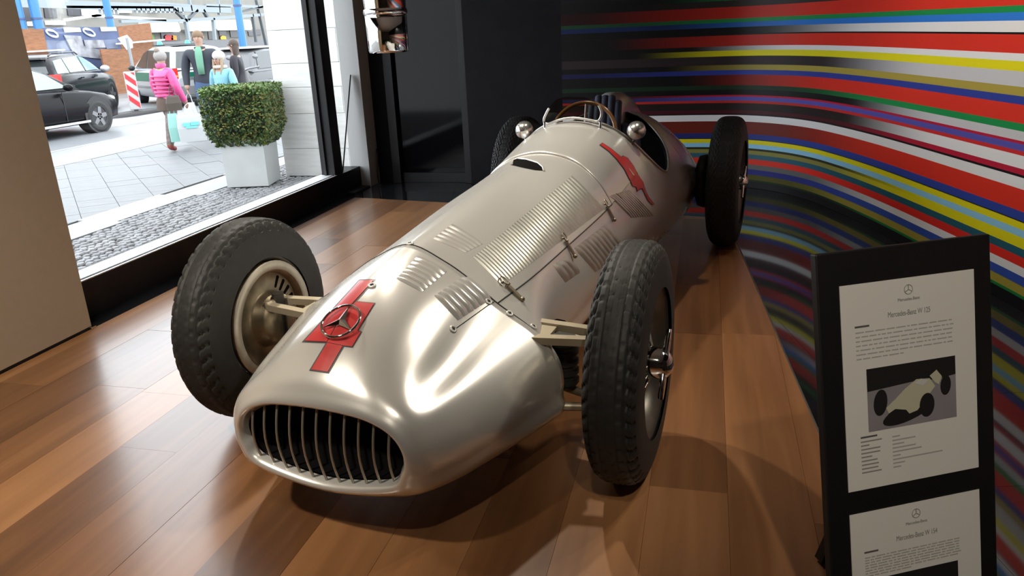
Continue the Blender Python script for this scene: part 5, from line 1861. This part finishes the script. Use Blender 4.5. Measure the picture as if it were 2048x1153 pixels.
def slab(u0, v0, u1, v1, w_, m_, nm, par):
    return MB().bbox((u0, v0, .0012), (u1, v1, .0012 + w_), M=SL).build(nm, m_, par)


def sheet(v0, v1, title, full_):
    sh = MB().bbox((.052, v0, .0002), (.394, v1, .0016), M=SL).build('printed_sheet', PAPER, st)
    c = .2225
    y = v0 + .026
    MB().tube([SL @ V((c + .0105 * math.cos(a), y + .0105 * math.sin(a), .002)) for a in [2 * math.pi * i / 24 for i in range(24)]], .0008, 5, closed=True).tube([SL @ V((c, y, .002)), SL @ V((c, y - .010, .002))], .0009, 5).tube([SL @ V((c, y, .002)), SL @ V((c + .009, y + .005, .002))], .0009, 5).tube([SL @ V((c, y, .002)), SL @ V((c - .009, y + .005, .002))], .0009, 5).build('printed_star', INK, sh)
    text('Mercedes-Benz', c, v0 + .047, .010, sh, INK, width=.056)
    text(title, c, v0 + .077, .017, sh, INK, width=.108)
    rr = random.Random(5 if full_ else 9)
    y = v0 + .094
    slab(.085, y - .002, .121, y + .0022, .0006, INKD, 'heading_line', sh)
    n_lines = 7 if full_ else 8
    pitch_ = .0098 if full_ else .0062
    for i in range(n_lines):
        y = v0 + .107 + pitch_ * i
        end = .342 - rr.random() * .012
        if i == n_lines - 1:
            end = .205
        u = .086
        ln = MB()
        while u < end - .004:
            w_ = min(rr.uniform(.006, .026), end - u)
            ln.bbox((u, y - .0014, .0012), (u + w_, y + .0014, .0018), M=SL)
            u += w_ + .0035
        tag(ln.build('text_line', mat('pale_ink', (.44, .42, .41), .8), sh), kind='stuff')
    return sh


s1 = sheet(.074, .535, 'Mercedes-Benz W 125', True)
s2 = sheet(.588, .90, 'Mercedes-Benz W 154', False)
# photograph of a racing car on the first sheet: flat print built from thin layers
pu0, pu1, pv0, pv1 = .109, .338, .264, .406


def pic(u0, u1, v0, v1, par, rich=True):
    W_, H_ = u1 - u0, v1 - v0
    o = slab(u0, v0, u1, v1, .0008, mat('print_grey_floor', (.27, .25, .27), .6, noise=.1), 'picture', par)
    def shape(pts_, m_, lv, nm):
        n = len(pts_)
        vs = [(u0 + a * W_, v0 + b * H_, .0021 + .0002 * lv) for a, b in pts_]
        return MB().add(vs + [(a, b, c - .0002) for a, b, c in vs], [tuple(range(n)), tuple(range(n, 2 * n))[::-1]], M=SL).build(nm, m_, o)
    K, CRM = mat('print_black', (.012, .011, .012), .6), mat('print_cream', (.56, .54, .40), .6)
    shape([(0, 0), (1, 0), (1, .30), (.8, .33), (.5, .31), (0, .36)], K, 0, 'printed_backdrop')
    if not rich:
        return
    el = lambda cx, cy, rx, ry, rot=0, n=24: [(cx + rx * math.cos(a) * math.cos(rot) - ry * math.sin(a) * math.sin(rot), cy + (rx * math.cos(a) * math.sin(rot) + ry * math.sin(a) * math.cos(rot)) * 1.6) for a in [2 * math.pi * i / n for i in range(n)]]
    shape(el(.45, .78, .30, .09, -.25), K, 1, 'printed_shadow')
    shape([(.20, .66), (.30, .55), (.42, .40), (.55, .28), (.70, .30), (.76, .44), (.66, .60), (.55, .78), (.38, .84), (.24, .80)], CRM, 2, 'printed_car_body')
    shape(el(.14, .56, .075, .13, .15), K, 3, 'printed_wheel')
    shape(el(.66, .72, .085, .12, .1), K, 3, 'printed_wheel')
    shape(el(.88, .45, .06, .10, .1), K, 3, 'printed_wheel')
    shape([(.22, .76), (.30, .70), (.42, .74), (.46, .82), (.38, .90), (.24, .88)], K, 4, 'printed_grille')
    shape([(.52, .34), (.60, .28), (.68, .32), (.62, .40)], mat('print_pale', (.62, .62, .60), .6), 4, 'printed_cockpit')
    shape([(.70, .26), (.78, .18), (.84, .30), (.80, .42), (.76, .38)], CRM, 3, 'printed_tail')


pic(pu0, pu1, pv0, pv1, s1)
pic(.092, .330, .748, .88, s2, False)
slab(.088, .414, .130, .418, .0006, INKD, 'heading_line', s1)
rr = random.Random(2)
for i in range(9):
    y = .426 + .0088 * i
    slab(.088, y - .0016, .088 + rr.uniform(.018, .055), y + .0016, .0006, INK, 'table_label', s1)
    slab(.168, y - .0016, .168 + rr.choice((.02, .075, .06, .13, .02, .03)), y + .0016, .0006, mat('pale_ink', (.44, .42, .41), .8), 'table_value', s1)
